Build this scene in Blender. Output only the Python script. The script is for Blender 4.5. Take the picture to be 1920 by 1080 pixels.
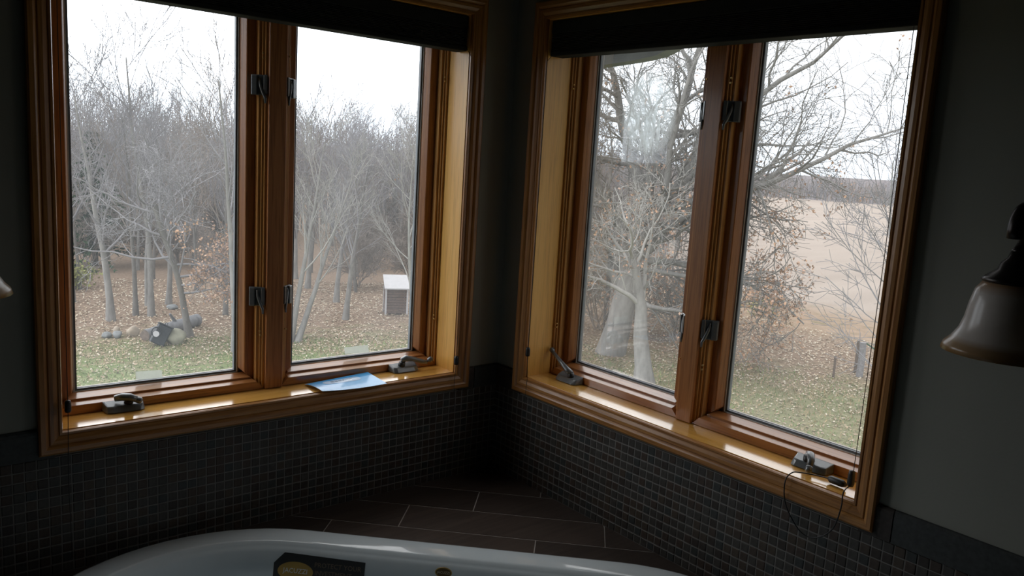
import bpy, bmesh, math, random
from mathutils import Vector, Matrix
C = bpy.context.scene.collection
for o in list(bpy.data.objects): bpy.data.objects.remove(o)
SC = bpy.context.scene
PI = math.pi

# ---------------------------------------------------------------- camera, world, exposure
CAM = Vector((-1.6816, -2.05, 1.5614))
cam = bpy.data.objects.new('camera', bpy.data.cameras.new('camera'))
C.objects.link(cam)
RR = ((0.7697977551719989, -0.6354094924290806, 0.060549096303485574),
      (0.05438763036294807, 0.15981434589949406, 0.9856476857925552),
      (-0.6359665099638927, -0.7554562540450203, 0.15758314132105355))
m3 = Matrix(RR).transposed()
cam.matrix_world = Matrix.Translation(CAM) @ m3.to_4x4()
cam.data.sensor_width = 36
cam.data.lens = 1515.16 / 1920 * 36
cam.data.clip_start = 0.02
cam.data.clip_end = 3000
SC.camera = cam
SC.view_settings.view_transform = 'Standard'
SC.view_settings.look = 'None'
SC.view_settings.exposure = 0.0
SC.view_settings.gamma = 1
SC.view_settings.use_curve_mapping = False

world = bpy.data.worlds.new('overcast_sky'); SC.world = world; world.use_nodes = True
wn = world.node_tree; wn.nodes.clear()
wo = wn.nodes.new('ShaderNodeOutputWorld'); wb = wn.nodes.new('ShaderNodeBackground')
tc = wn.nodes.new('ShaderNodeTexCoord'); sx = wn.nodes.new('ShaderNodeSeparateXYZ')
cr = wn.nodes.new('ShaderNodeValToRGB')
wn.links.new(tc.outputs['Generated'], sx.inputs[0]); wn.links.new(sx.outputs['Z'], cr.inputs[0])
cr.color_ramp.elements[0].position = 0.0; cr.color_ramp.elements[0].color = (0.80, 0.89, 1.0, 1)
cr.color_ramp.elements[1].position = 0.35; cr.color_ramp.elements[1].color = (1.0, 1.0, 1.0, 1)
wn.links.new(cr.outputs[0], wb.inputs[0])
# overcast, with the hidden sun broadly brightening the sky on the left (north-west) side
vd = wn.nodes.new('ShaderNodeVectorMath'); vd.operation = 'DOT_PRODUCT'; vd.inputs[1].default_value = (-.70, .70, .12)
ma = wn.nodes.new('ShaderNodeMath'); ma.operation = 'MULTIPLY_ADD'; ma.inputs[1].default_value = 1.65; ma.inputs[2].default_value = 2.42
wn.links.new(tc.outputs['Generated'], vd.inputs[0]); wn.links.new(vd.outputs['Value'], ma.inputs[0]); wn.links.new(ma.outputs[0], wb.inputs[1])
wn.links.new(wb.outputs[0], wo.inputs[0])

cy = SC.cycles
cy.max_bounces = 8; cy.diffuse_bounces = 4; cy.glossy_bounces = 3; cy.transparent_max_bounces = 12
cy.use_denoising = True
cy.caustics_reflective = False; cy.caustics_refractive = False

# measured room: left wall is the plane y=0, right wall the plane x=0, corner at the origin
CAS, DEP = 0.0542, 0.0991
SILL, HEAD, BLIND = 0.8722, 1.9795, 1.8745
TILETOP, DECK = 0.8814, 0.5161
LW = dict(o0=0.1834, o1=1.3034, m0=0.7240, m1=0.7735)
RW = dict(o0=0.1551, o1=1.2614, m0=0.6890, m1=0.7400)
CEIL = 2.45

# skylight portals in the two window openings (they only guide the sampling of the sky)
def portal(name, loc, rot, sx_, sy_):
    l = bpy.data.lights.new(name, 'AREA'); l.shape = 'RECTANGLE'; l.size = sx_; l.size_y = sy_
    l.cycles.is_portal = True
    o = bpy.data.objects.new(name, l); C.objects.link(o); o.location = loc; o.rotation_euler = rot
portal('sky_portal', (-(LW['o0']+LW['o1'])/2, 0.24, 1.40), (-PI/2, 0, 0), 1.16, 1.16)
portal('sky_portal', (0.24, -(RW['o0']+RW['o1'])/2, 1.40), (PI/2, 0, PI/2), 1.16, 1.16)

# ---------------------------------------------------------------- materials
MATS = {}
def nt(name):
    m = bpy.data.materials.new(name); m.use_nodes = True
    n = m.node_tree; b = n.nodes['Principled BSDF']; MATS[name] = m
    return m, n, b
def link(n, a, b): n.links.new(a, b)
def coords(n, kind='Object', scale=(1, 1, 1)):
    t = n.nodes.new('ShaderNodeTexCoord'); mp = n.nodes.new('ShaderNodeMapping')
    mp.inputs['Scale'].default_value = scale
    link(n, t.outputs[kind], mp.inputs[0]); return mp.outputs[0]
def noise(n, vec, scale, detail=4, rough=.55, dist=0):
    t = n.nodes.new('ShaderNodeTexNoise'); t.inputs['Scale'].default_value = scale
    t.inputs['Detail'].default_value = detail; t.inputs['Roughness'].default_value = rough
    t.inputs['Distortion'].default_value = dist
    link(n, vec, t.inputs['Vector']); return t.outputs['Fac']
def ramp(n, fac, stops):
    r = n.nodes.new('ShaderNodeValToRGB'); els = r.color_ramp.elements
    while len(els) < len(stops): els.new(0.5)
    for e, (p, c) in zip(els, stops): e.position = p; e.color = (*c, 1)
    link(n, fac, r.inputs[0]); return r.outputs[0]
def mixc(n, fac, a, b):
    x = n.nodes.new('ShaderNodeMix'); x.data_type = 'RGBA'
    for s, v in ((x.inputs[0], fac), (x.inputs[6], a), (x.inputs[7], b)):
        if hasattr(v, 'links'): link(n, v, s)
        else: s.default_value = v if isinstance(v, float) else (*v, 1)
    return x.outputs[2]
def math_(n, op, a, b=0.0, clamp=False):
    x = n.nodes.new('ShaderNodeMath'); x.operation = op; x.use_clamp = clamp
    for s, v in ((x.inputs[0], a), (x.inputs[1], b)):
        if hasattr(v, 'links'): link(n, v, s)
        else: s.default_value = v
    return x.outputs[0]
def bump(n, b, h, strength=.3, dist=.002):
    x = n.nodes.new('ShaderNodeBump'); x.inputs['Strength'].default_value = strength
    x.inputs['Distance'].default_value = dist
    link(n, h, x.inputs['Height']); link(n, x.outputs[0], b.inputs['Normal'])
def simple(name, col, rough=.5, metal=0, var=.15, scale=20, spec=.5, coat=0, bmp=.1):
    m, n, b = nt(name)
    v = coords(n); f = noise(n, v, scale)
    lo = tuple(c*(1-var) for c in col); hi = tuple(min(1, c*(1+var)) for c in col)
    link(n, ramp(n, f, [(.3, lo), (.7, hi)]), b.inputs['Base Color'])
    b.inputs['Roughness'].default_value = rough; b.inputs['Metallic'].default_value = metal
    b.inputs['Specular IOR Level'].default_value = spec; b.inputs['Coat Weight'].default_value = coat
    if bmp: bump(n, b, f, bmp)
    return m
def wood(name, axis, cols, rough=.3, coat=.35):
    m, n, b = nt(name)
    s = [34, 34, 34]; s[axis] = 1.6
    v = coords(n, 'Object', tuple(s))
    f = noise(n, v, 1.0, 5, .6, .6)
    s2 = [190, 190, 190]; s2[axis] = 7
    g = noise(n, coords(n, 'Object', tuple(s2)), 1.0, 3, .6)
    base = ramp(n, f, [(.25, cols[0]), (.5, cols[1]), (.78, cols[2])])
    pores = ramp(n, g, [(.36, (.45, .38, .32)), (.52, (1, 1, 1))])
    x = n.nodes.new('ShaderNodeMix'); x.data_type = 'RGBA'; x.blend_type = 'MULTIPLY'
    x.inputs[0].default_value = .3 if 'jamb' in name or 'sill' in name else .6
    link(n, base, x.inputs[6]); link(n, pores, x.inputs[7]); link(n, x.outputs[2], b.inputs['Base Color'])
    b.inputs['Roughness'].default_value = rough
    b.inputs['Coat Weight'].default_value = coat; b.inputs['Coat Roughness'].default_value = .12
    bump(n, b, g, .12, .0006)
    return m
OAK = ((.26, .105, .028), (.36, .16, .042), (.46, .23, .068))
OAKL = ((.68, .35, .075), (.76, .42, .10), (.82, .49, .14))
for ax, nm in ((0, 'x'), (1, 'y'), (2, 'z')):
    wood('casing_oak_'+nm, ax, OAK, .38, .2); wood('jamb_oak_'+nm, ax, OAKL, .4, .12)
    wood('stop_oak_'+nm, ax, ((.46, .21, .062), (.55, .28, .085), (.63, .35, .115)), .4, .12)
    wood('sash_oak_'+nm, ax, ((.30, .11, .035), (.38, .155, .048), (.47, .21, .07)), .35, .9 if ax < 2 else .12)
wood('sill_oak_x', 0, OAKL, .16, 1.0); wood('sill_oak_y', 1, OAKL, .16, 1.0)

def wallpaint(name, col):
    m, n, b = nt(name)
    v = coords(n); f = noise(n, v, 140, 3)
    g = noise(n, v, 3, 3)
    link(n, ramp(n, g, [(.3, tuple(c*.94 for c in col)), (.7, tuple(c*1.05 for c in col))]), b.inputs['Base Color'])
    b.inputs['Roughness'].default_value = .75
    bump(n, b, f, .25, .001); return m
wallpaint('wall_paint', (.25, .255, .22)); wallpaint('ceiling_paint', (.22, .22, .20))
wallpaint('back_wall_paint', (.11, .11, .095))
simple('floor_tile', (.08, .07, .06), .4, var=.2, scale=6)
simple('deck_grout', (.40, .37, .34), .9, var=.08, scale=60)
simple('grout', (.17, .165, .155), .9, var=.08, scale=60)
TCOL = [(.088, .066, .054), (.078, .073, .066), (.064, .071, .070), (.098, .077, .060), (.064, .054, .048), (.090, .085, .078)]
for i, c in enumerate(TCOL): simple('mosaic_%d' % i, tuple(v*.66 for v in c), .5, var=.25, scale=90, bmp=.15, spec=.3)
def plank_mat(name, k):
    m, n, b = nt(name)
    # streaks run along the (1,-1) diagonal
    t = n.nodes.new('ShaderNodeTexCoord'); mp = n.nodes.new('ShaderNodeMapping')
    mp.inputs['Rotation'].default_value = (0, 0, PI/4); mp.inputs['Scale'].default_value = (3, 60, 60)
    link(n, t.outputs['Object'], mp.inputs[0])
    f = noise(n, mp.outputs[0], 1.0, 5, .6, .4)
    link(n, ramp(n, f, [(.25, (.050*k, .036*k, .030*k)), (.75, (.110*k, .082*k, .068*k))]), b.inputs['Base Color'])
    b.inputs['Roughness'].default_value = .42; bump(n, b, f, .2, .001); return m
for i, k in enumerate((.74, .60, .86)): plank_mat('deck_plank_%d' % i, k)
simple('acrylic', (.66, .74, .78), .14, var=.02, spec=.6, coat=.8, bmp=0)
simple('black_plastic', (.012, .013, .014), .45, var=.3)
simple('operator_metal', (.13, .15, .165), .32, metal=.2, var=.15, coat=.7)
simple('blind_fabric', (.012, .012, .013), .9, var=.2)
simple('blind_rail', (.014, .015, .016), .8, var=.2, spec=.2)
simple('spacer_metal', (.30, .32, .33), .4, metal=.5, var=.1)
simple('gasket', (.13, .15, .17), .5, var=.2)
simple('white_seal', (.62, .62, .58), .5, var=.05)
simple('brass', (.55, .38, .16), .35, metal=.9, var=.1)
simple('bronze', (.018, .014, .012), .35, metal=.6, var=.3)
simple('exterior_cladding', (.45, .42, .38), .7, var=.1)
simple('eave_metal', (.11, .115, .11), .6, var=.2, scale=8)
simple('paper_white', (.82, .84, .86), .5, var=.02, bmp=0)
simple('paper_blue', (.08, .42, .85), .25, var=.05, coat=.35, spec=.3, bmp=0)
simple('paper_band', (.42, .60, .84), .25, var=.03, coat=.35, spec=.3, bmp=0)
simple('paper_grey', (.22, .33, .46), .2, var=.03, coat=1, bmp=0)
simple('sticker_black', (.010, .011, .011), .35, var=.1, bmp=0)
simple('gold', (.42, .27, .07), .35, metal=.5, var=.1, bmp=0)
simple('sticker_brown', (.17, .12, .075), .4, var=.05, bmp=0)
simple('emblem_text', (.55, .45, .33), .4, var=.05, bmp=0)
simple('emblem_ground', (.10, .065, .02), .35, metal=.4, var=.05, bmp=0)
simple('chrome', (.6, .6, .6), .15, metal=1, var=.02, bmp=0)
def shade_glass():
    m, n, b = nt('lamp_glass'); out = n.nodes['Material Output']
    t = n.nodes.new('ShaderNodeBsdfTranslucent'); x = n.nodes.new('ShaderNodeMixShader')
    v = coords(n); z = n.nodes.new('ShaderNodeSeparateXYZ'); link(n, v, z.inputs[0])
    f = noise(n, v, 14, 3)
    c = ramp(n, f, [(.3, (.60, .55, .50)), (.7, (.72, .68, .63))])
    # amber tint at the bottom lip and at the neck of the glass
    k = ramp(n, math_(n, 'ADD', math_(n, 'MULTIPLY', z.outputs['Z'], 7.6), .99), [(0.0, (.55, .34, .14)), (.14, (.66, .50, .32)), (.22, (1, 1, 1)), (.80, (1, 1, 1)), (.93, (.66, .45, .28))])
    mm = n.nodes.new('ShaderNodeMix'); mm.data_type = 'RGBA'; mm.blend_type = 'MULTIPLY'; mm.inputs[0].default_value = 1
    link(n, c, mm.inputs[6]); link(n, k, mm.inputs[7])
    link(n, mm.outputs[2], b.inputs['Base Color']); link(n, mm.outputs[2], t.inputs[0])
    b.inputs['Roughness'].default_value = .25
    x.inputs[0].default_value = .35
    link(n, b.outputs[0], x.inputs[1]); link(n, t.outputs[0], x.inputs[2]); link(n, x.outputs[0], out.inputs[0])
shade_glass()
def pane_glass(name, haze, smudge=False):
    m, n, b = nt(name); out = n.nodes['Material Output']; n.nodes.remove(b)
    tr = n.nodes.new('ShaderNodeBsdfTransparent'); gl = n.nodes.new('ShaderNodeBsdfGlossy'); gl.inputs['Roughness'].default_value = .02
    fr = n.nodes.new('ShaderNodeFresnel'); fr.inputs[0].default_value = 1.45
    x1 = n.nodes.new('ShaderNodeMixShader'); x2 = n.nodes.new('ShaderNodeMixShader')
    tl = n.nodes.new('ShaderNodeBsdfTranslucent'); tl.inputs[0].default_value = (.88, .94, 1, 1)
    link(n, math_(n, 'MULTIPLY', fr.outputs[0], .35), x1.inputs[0]); link(n, tr.outputs[0], x1.inputs[1]); link(n, gl.outputs[0], x1.inputs[2])
    v = coords(n)
    if smudge:
        # smeared film: streaky noise inside a soft oval, in the film's own coordinates (+-1)
        f = noise(n, coords(n, 'Object', (1, 34, 9)), 1.0, 6, .7, 1.2)
        g = noise(n, coords(n, 'Object', (1, 70, 70)), 1.0, 3, .6)
        sp = n.nodes.new('ShaderNodeSeparateXYZ'); link(n, v, sp.inputs[0])
        ey = math_(n, 'POWER', math_(n, 'MULTIPLY', math_(n, 'ABSOLUTE', sp.outputs['Y']), 1/.105), 2.0)
        ez = math_(n, 'POWER', math_(n, 'MULTIPLY', math_(n, 'ABSOLUTE', sp.outputs['Z']), 1/.125), 2.5)
        mask = math_(n, 'SUBTRACT', 1.0, math_(n, 'ADD', ey, ez), True)
        a = math_(n, 'MULTIPLY', math_(n, 'SUBTRACT', f, .30), 2.0, True)
        a = math_(n, 'MULTIPLY', a, math_(n, 'ADD', g, .35))
        fac = math_(n, 'MULTIPLY', a, math_(n, 'POWER', mask, .6), True)
        link(n, math_(n, 'MULTIPLY', fac, haze), x2.inputs[0])
    else:
        f = noise(n, v, 2.5, 4)
        link(n, math_(n, 'MULTIPLY', f, haze*2), x2.inputs[0])  # pale film mixed into the clear glass imitates the haze over the woods
    link(n, (tr.outputs[0] if smudge else x1.outputs[0]), x2.inputs[1]); link(n, tl.outputs[0], x2.inputs[2]); link(n, x2.outputs[0], out.inputs[0])
pane_glass('pane_glass', .034)
pane_glass('smudge_film', 1.3, True)
def film(name, col, a):
    m, n, b = nt(name); out = n.nodes['Material Output']
    tr = n.nodes.new('ShaderNodeBsdfTransparent'); tl = n.nodes.new('ShaderNodeBsdfTranslucent'); tl.inputs[0].default_value = (*col, 1)
    n.nodes.remove(b); x = n.nodes.new('ShaderNodeMixShader')
    f = noise(n, coords(n), 60, 3)
    link(n, math_(n, 'ADD', math_(n, 'MULTIPLY', f, .2), a-.1), x.inputs[0])
    link(n, tr.outputs[0], x.inputs[1]); link(n, tl.outputs[0], x.inputs[2]); link(n, x.outputs[0], out.inputs[0])
film('sticker_film', (.50, .52, .48), .70)

KO = .56
def bark(name, lo, hi, sc=6):
    lo = tuple(c*KO for c in lo); hi = tuple(c*KO for c in hi)
    m, n, b = nt(name)
    f = noise(n, coords(n, 'Object', (1, 1, .35)), sc, 5, .65)
    link(n, ramp(n, f, [(.3, lo), (.7, hi)]), b.inputs['Base Color'])
    b.inputs['Roughness'].default_value = .9; b.inputs['Specular IOR Level'].default_value = .2
    bump(n, b, f, .4, .02)
bark('bark_grey', (.30, .29, .28), (.50, .49, .47))
bark('bark_pale', (.36, .36, .34), (.56, .57, .54), 9)
bark('bark_dark', (.20, .19, .18), (.34, .32, .30))
bark('twig_grey', (.36, .35, .37), (.50, .49, .52), 2)
bark('twig_brown', (.36, .31, .28), (.50, .44, .40), 2)
bark('twig_pale', (.48, .47, .45), (.66, .65, .62), 3)
bark('log_wood', (.24, .25, .27), (.44, .45, .48), 5)
def outd(name, col, *a, **k): return simple(name, tuple(c*KO for c in col), *a, **k)
outd('oak_leaf', (.66, .45, .34), .8, var=.35, scale=1.5, spec=.2, bmp=0)
outd('oak_leaf_orange', (.74, .47, .31), .8, var=.25, scale=1.5, spec=.2, bmp=0)
outd('fallen_leaf', (.58, .46, .33), .8, var=.3, scale=.8, spec=.2, bmp=0)
outd('fallen_leaf_pale', (.78, .70, .56), .8, var=.2, scale=.8, spec=.2, bmp=0)
outd('grass_blade', (.30, .40, .17), .8, var=.35, scale=.6, spec=.2, bmp=0)
outd('dry_grass', (.58, .46, .28), .8, var=.25, scale=.6, spec=.2, bmp=0)
outd('needles', (.060, .115, .055), .8, var=.4, scale=1.2, spec=.2, bmp=0)
outd('bush_leaf', (.42, .44, .16), .8, var=.3, scale=2, spec=.2, bmp=0)
outd('stone_tan', (.52, .44, .35), .85, var=.25, scale=4, bmp=.5)
outd('stone_olive', (.40, .40, .31), .85, var=.25, scale=4, bmp=.5)
outd('stone_grey', (.30, .32, .33), .85, var=.25, scale=4, bmp=.5)
outd('crate_black', (.022, .030, .042), .5, var=.25, scale=6)
outd('white_paint', (.80, .80, .84), .5, var=.06, scale=6)
outd('brown_slat', (.17, .105, .085), .7, var=.25, scale=12)
outd('post_grey', (.36, .35, .36), .85, var=.2, scale=14)
outd('post_brown', (.24, .19, .16), .85, var=.2, scale=14)
outd('hose_green', (.05, .16, .10), .5, var=.2)

def ground_mat():
    m, n, b = nt('ground')
    g = n.nodes.new('ShaderNodeNewGeometry'); P = g.outputs['Position']
    s = n.nodes.new('ShaderNodeSeparateXYZ'); link(n, P, s.inputs[0]); X, Y = s.outputs['X'], s.outputs['Y']
    mp = n.nodes.new('ShaderNodeMapping'); link(n, P, mp.inputs[0])
    big = noise(n, mp.outputs[0], .35, 4); mid = noise(n, mp.outputs[0], 1.6, 5, .65); fine = noise(n, mp.outputs[0], 9, 6, .75)
    vfine = noise(n, mp.outputs[0], 26, 3, .7)
    litter = ramp(n, fine, [(.25, (.13, .092, .068)), (.5, (.20, .145, .108)), (.72, (.30, .235, .18))])
    litter = mixc(n, math_(n, 'MULTIPLY', vfine, .5), litter, (.25, .19, .145))
    grassy = ramp(n, fine, [(.25, (.085, .125, .045)), (.5, (.150, .20, .085)), (.75, (.25, .275, .15))])
    drygr = ramp(n, fine, [(.25, (.17, .15, .095)), (.5, (.24, .215, .145)), (.75, (.33, .29, .20))])
    # lawn lies within about 23 m of the house
    dx = math_(n, 'ADD', X, 1.7); dy = math_(n, 'ADD', Y, 2.0)
    r = math_(n, 'SQRT', math_(n, 'ADD', math_(n, 'MULTIPLY', dx, dx), math_(n, 'MULTIPLY', dy, dy)))
    rr = math_(n, 'ADD', r, math_(n, 'MULTIPLY', math_(n, 'SUBTRACT', mid, .5), 9.0))
    rr = math_(n, 'ADD', rr, math_(n, 'MULTIPLY', math_(n, 'SUBTRACT', fine, .5), 6.0))
    lawn = math_(n, 'MULTIPLY', math_(n, 'SUBTRACT', 25.5, rr), .22, True)
    east = math_(n, 'MULTIPLY', math_(n, 'SUBTRACT', X, 8.0), .2, True)
    grass = mixc(n, math_(n, 'MULTIPLY', east, .55), grassy, drygr)
    patch = ramp(n, mid, [(.40, (0, 0, 0)), (.62, (1, 1, 1))])
    grass = mixc(n, math_(n, 'MULTIPLY', patch, .45), grass, drygr)
    col = mixc(n, math_(n, 'MULTIPLY', lawn, .92), litter, grass)
    # rough grass strip, then the harvested field east of it
    xe = math_(n, 'ADD', X, math_(n, 'MULTIPLY', math_(n, 'SUBTRACT', big, .5), 4.0))
    ylim = math_(n, 'SUBTRACT', math_(n, 'ADD', math_(n, 'MULTIPLY', X, .86), 2.0), Y)
    side = math_(n, 'MULTIPLY', ylim, .35, True)
    strip = math_(n, 'MULTIPLY', math_(n, 'MULTIPLY', math_(n, 'SUBTRACT', xe, 23.5), .6, True), side)
    weeds = ramp(n, mid, [(.28, (.13, .135, .07)), (.42, (.235, .175, .125)), (.7, (.30, .225, .165))])
    col = mixc(n, strip, col, weeds)
    field = math_(n, 'MULTIPLY', math_(n, 'MULTIPLY', math_(n, 'SUBTRACT', xe, 29.0), .25, True), side)
    rows = noise(n, coords(n, 'Object', (.05, .4, 1)), 1.0, 4)
    fcol = ramp(n, rows, [(.3, (.275, .235, .205)), (.7, (.33, .285, .25))])
    col = mixc(n, field, col, fcol)
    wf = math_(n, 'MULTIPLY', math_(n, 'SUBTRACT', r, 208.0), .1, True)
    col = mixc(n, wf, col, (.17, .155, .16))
    link(n, col, b.inputs['Base Color'])
    b.inputs['Roughness'].default_value = 1; b.inputs['Specular IOR Level'].default_value = .1
    bump(n, b, fine, .6, .06)
ground_mat()

# ---------------------------------------------------------------- building helpers
ORG = {}
def tag(o, label=None, cat=None, group=None, kind=None):
    if label: o['label'] = label
    if cat: o['category'] = cat
    if group: o['group'] = group
    if kind: o['kind'] = kind
    return o
def empty(name, loc=(0, 0, 0), label=None, cat=None, group=None, kind=None):
    o = bpy.data.objects.new(name, None); C.objects.link(o); o.location = loc
    o.empty_display_size = .05
    ORG[o] = Vector(loc); return tag(o, label, cat, group, kind)
def addmesh(name, me, parent=None, org=None):
    o = bpy.data.objects.new(name, me); C.objects.link(o)
    if parent: o.parent = parent; ORG[o] = ORG[parent]
    else: ORG[o] = Vector(org or (0, 0, 0)); o.location = ORG[o]
    return o
class MB:
    def __init__(s): s.v = []; s.f = []; s.m = []
    def add(s, vs, fs, mi=0):
        k = len(s.v); s.v += [tuple(v) for v in vs]; s.f += [tuple(i+k for i in f) for f in fs]; s.m += [mi]*len(fs); return s
    def box(s, a, b, mi=0):
        x0, y0, z0 = a; x1, y1, z1 = b
        return s.add([(x0, y0, z0), (x1, y0, z0), (x1, y1, z0), (x0, y1, z0), (x0, y0, z1), (x1, y0, z1), (x1, y1, z1), (x0, y1, z1)],
              [(0, 3, 2, 1), (4, 5, 6, 7), (0, 1, 5, 4), (1, 2, 6, 5), (2, 3, 7, 6), (3, 0, 4, 7)], mi)
    def hexa(s, p, mi=0):   # 8 points, bottom four then top four
        return s.add(p, [(0, 3, 2, 1), (4, 5, 6, 7), (0, 1, 5, 4), (1, 2, 6, 5), (2, 3, 7, 6), (3, 0, 4, 7)], mi)
    def tube(s, pts, rad, n=6, mi=0, cap=True):
        pts = [Vector(p) for p in pts]; k = len(pts)
        if not hasattr(rad, '__len__'): rad = [rad]*k
        vs = []; d0 = (pts[1]-pts[0]).normalized()
        ref = Vector((0, 0, 1)) if abs(d0.z) < .8 else Vector((1, 0, 0))
        u = d0.cross(ref).normalized()
        for i, p in enumerate(pts):
            d = (pts[min(i+1, k-1)]-pts[max(i-1, 0)]).normalized()
            u = (u - d*u.dot(d)).normalized(); w = d.cross(u)
            for j in range(n):
                a = 2*PI*j/n; vs.append(p + (u*math.cos(a)+w*math.sin(a))*rad[i])
        fs = [(i*n+j, i*n+(j+1) % n, (i+1)*n+(j+1) % n, (i+1)*n+j) for i in range(k-1) for j in range(n)]
        if cap: fs += [tuple(range(n))[::-1], tuple(range((k-1)*n, k*n))]
        return s.add(vs, fs, mi)
    def lathe(s, prof, n=32, c=(0, 0, 0), mi=0, close=False):
        vs = [(c[0]+r*math.cos(2*PI*j/n), c[1]+r*math.sin(2*PI*j/n), c[2]+z) for r, z in prof for j in range(n)]
        k = len(prof)
        fs = [(i*n+j, i*n+(j+1) % n, (i+1)*n+(j+1) % n, (i+1)*n+j) for i in range(k-1) for j in range(n)]
        if close: fs += [tuple(range(n))[::-1], tuple(range((k-1)*n, k*n))]
        return s.add(vs, fs, mi)
    def map(s, fn): s.v = [tuple(fn(*v)) for v in s.v]; return s
    def build(s, name, mats, parent=None, smooth=False, bevel=0, kind=None, org=None, recalc=True):
        o0 = ORG[parent] if parent else Vector(org or (0, 0, 0))
        me = bpy.data.meshes.new(name)
        me.from_pydata([(v[0]-o0.x, v[1]-o0.y, v[2]-o0.z) for v in s.v], [], s.f)
        if isinstance(mats, str): mats = [mats]
        for m in mats: me.materials.append(MATS[m])
        if len(mats) > 1: me.polygons.foreach_set('material_index', s.m)
        if bevel or recalc:
            bm = bmesh.new(); bm.from_mesh(me)
            if recalc: bmesh.ops.recalc_face_normals(bm, faces=bm.faces)
            if bevel:
                es = [e for e in bm.edges if len(e.link_faces) == 2 and e.calc_face_angle(0) > .5]
                bmesh.ops.bevel(bm, geom=es, offset=bevel, segments=2, affect='EDGES', profile=.5, clamp_overlap=True)
            bm.to_mesh(me); bm.free()
        if smooth: me.polygons.foreach_set('use_smooth', [True]*len(me.polygons))
        me.update()
        o = addmesh(name, me, parent, tuple(o0))
        if kind: o['kind'] = kind
        return o
L = lambda a, d, z: (-a, d, z)        # left wall: a = distance from the corner, d = depth outward
R = lambda a, d, z: (d, -a, z)        # right wall
def text_mesh(s, size, name, mat, parent, mw, extrude=.0004, xs=1.0):
    cu = bpy.data.curves.new(name, 'FONT'); cu.body = s; cu.size = size; cu.extrude = extrude
    cu.align_x = 'CENTER'; cu.align_y = 'CENTER'; cu.resolution_u = 2
    t = bpy.data.objects.new(name, cu); C.objects.link(t)
    bpy.context.view_layer.update()
    me = bpy.data.meshes.new_from_object(t.evaluated_get(bpy.context.evaluated_depsgraph_get()))
    bpy.data.objects.remove(t); bpy.data.curves.remove(cu)
    me.transform(mw @ Matrix.Diagonal((xs, 1, 1, 1))); me.transform(Matrix.Translation(-ORG[parent]))
    me.materials.clear(); me.materials.append(MATS[mat])
    return addmesh(name, me, parent)

# ---------------------------------------------------------------- room shell
WT = 0.20   # wall thickness outward
def wall(name, F, w, length, label):
    root = empty(name, (0, 0, 0), label, 'wall', kind='structure')
    m = MB(); x0, x1, b0, b1 = w['o0']-.02, w['o1']+.02, SILL-.02, HEAD+.02
    for a, b in (((-WT, 0, -.1), (x0, WT, CEIL)), ((x1, 0, -.1), (length, WT, CEIL)), ((x0, 0, -.1), (x1, WT, b0)), ((x0, 0, b1), (x1, WT, CEIL))):
        m.box(a, b)
    m.map(F); m.build('painted_wall', 'wall_paint', root)
    return root
wallL = wall('wall_left', L, LW, 3.4, 'dark grey green painted wall with mosaic tile below the left window')
wallR = wall('wall_right', R, RW, 3.6, 'dark grey green painted wall with mosaic tile below the right window')
def slab(name, a, b, mat, label, cat):
    o = MB().box(a, b).build(name, mat); tag(o, label, cat, kind='structure'); return o
slab('floor', (-3.4, -3.6, -.1), (0, 0, 0), 'floor_tile', 'dark tiled bathroom floor', 'floor')
slab('ceiling', (-3.4, -3.6, CEIL), (WT, WT, CEIL+.1), 'ceiling_paint', 'plain painted bathroom ceiling', 'ceiling')
slab('wall_back', (-3.5, -3.7, -.1), (WT, -3.6, CEIL+.1), 'back_wall_paint', 'painted wall behind the camera', 'wall')
slab('wall_side', (-3.5, -3.6, -.1), (-3.4, WT, CEIL+.1), 'back_wall_paint', 'painted side wall beyond the left lamp', 'wall')

# mosaic: 1 inch tiles on a grout bed, twelve rows from deck to border tile
PT = (0.8080-0.5161)/12
def in_view(p):
    q = Matrix(RR) @ (Vector(p)-CAM)
    if q.z > -.1: return False
    u = 960-1515.16*q.x/q.z; v = 540+1515.16*q.y/q.z
    return -10 < u < 1930 and v < 1090
def tile_mesh(name, F, mat):
    g = .0016; t = .0055; a = PT-g; c = .0016
    m = MB(); lo = [(g/2, .001, g/2), (g/2+a, .001, g/2), (g/2+a, .001, g/2+a), (g/2, .001, g/2+a)]
    mid = [(x, -t+c, z) for x, _, z in lo]
    top = [(x+(c if x < PT/2 else -c), -t, z+(c if z < PT/2 else -c)) for x, _, z in lo]
    m.add(lo+mid+top, [(0, 1, 5, 4), (1, 2, 6, 5), (2, 3, 7, 6), (3, 0, 4, 7), (4, 5, 9, 8), (5, 6, 10, 9), (6, 7, 11, 10), (7, 4, 8, 11), (8, 9, 10, 11)])
    base = list(m.v); m.map(F)
    me = bpy.data.meshes.new(name); fs = m.f if F is L else [f[::-1] for f in m.f]
    me.from_pydata(m.v, [], fs); me.materials.append(MATS[mat])
    bm = bmesh.new(); bm.from_mesh(me); bmesh.ops.recalc_face_normals(bm, faces=bm.faces)
    # recalc on an open shell may point inward: make sure the front face looks into the room
    bm.faces.ensure_lookup_table()
    want = Vector(F(0, -1, 0)); fr = max(bm.faces, key=lambda f: abs(f.normal.dot(want))*(1 if abs(f.calc_center_median().dot(want)) > t-.0005 else 0))
    if fr.normal.dot(want) < 0: bmesh.ops.reverse_faces(bm, faces=bm.faces)
    bm.to_mesh(me); bm.free(); return me, base, m.f
rt = random.Random(5)
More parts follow.
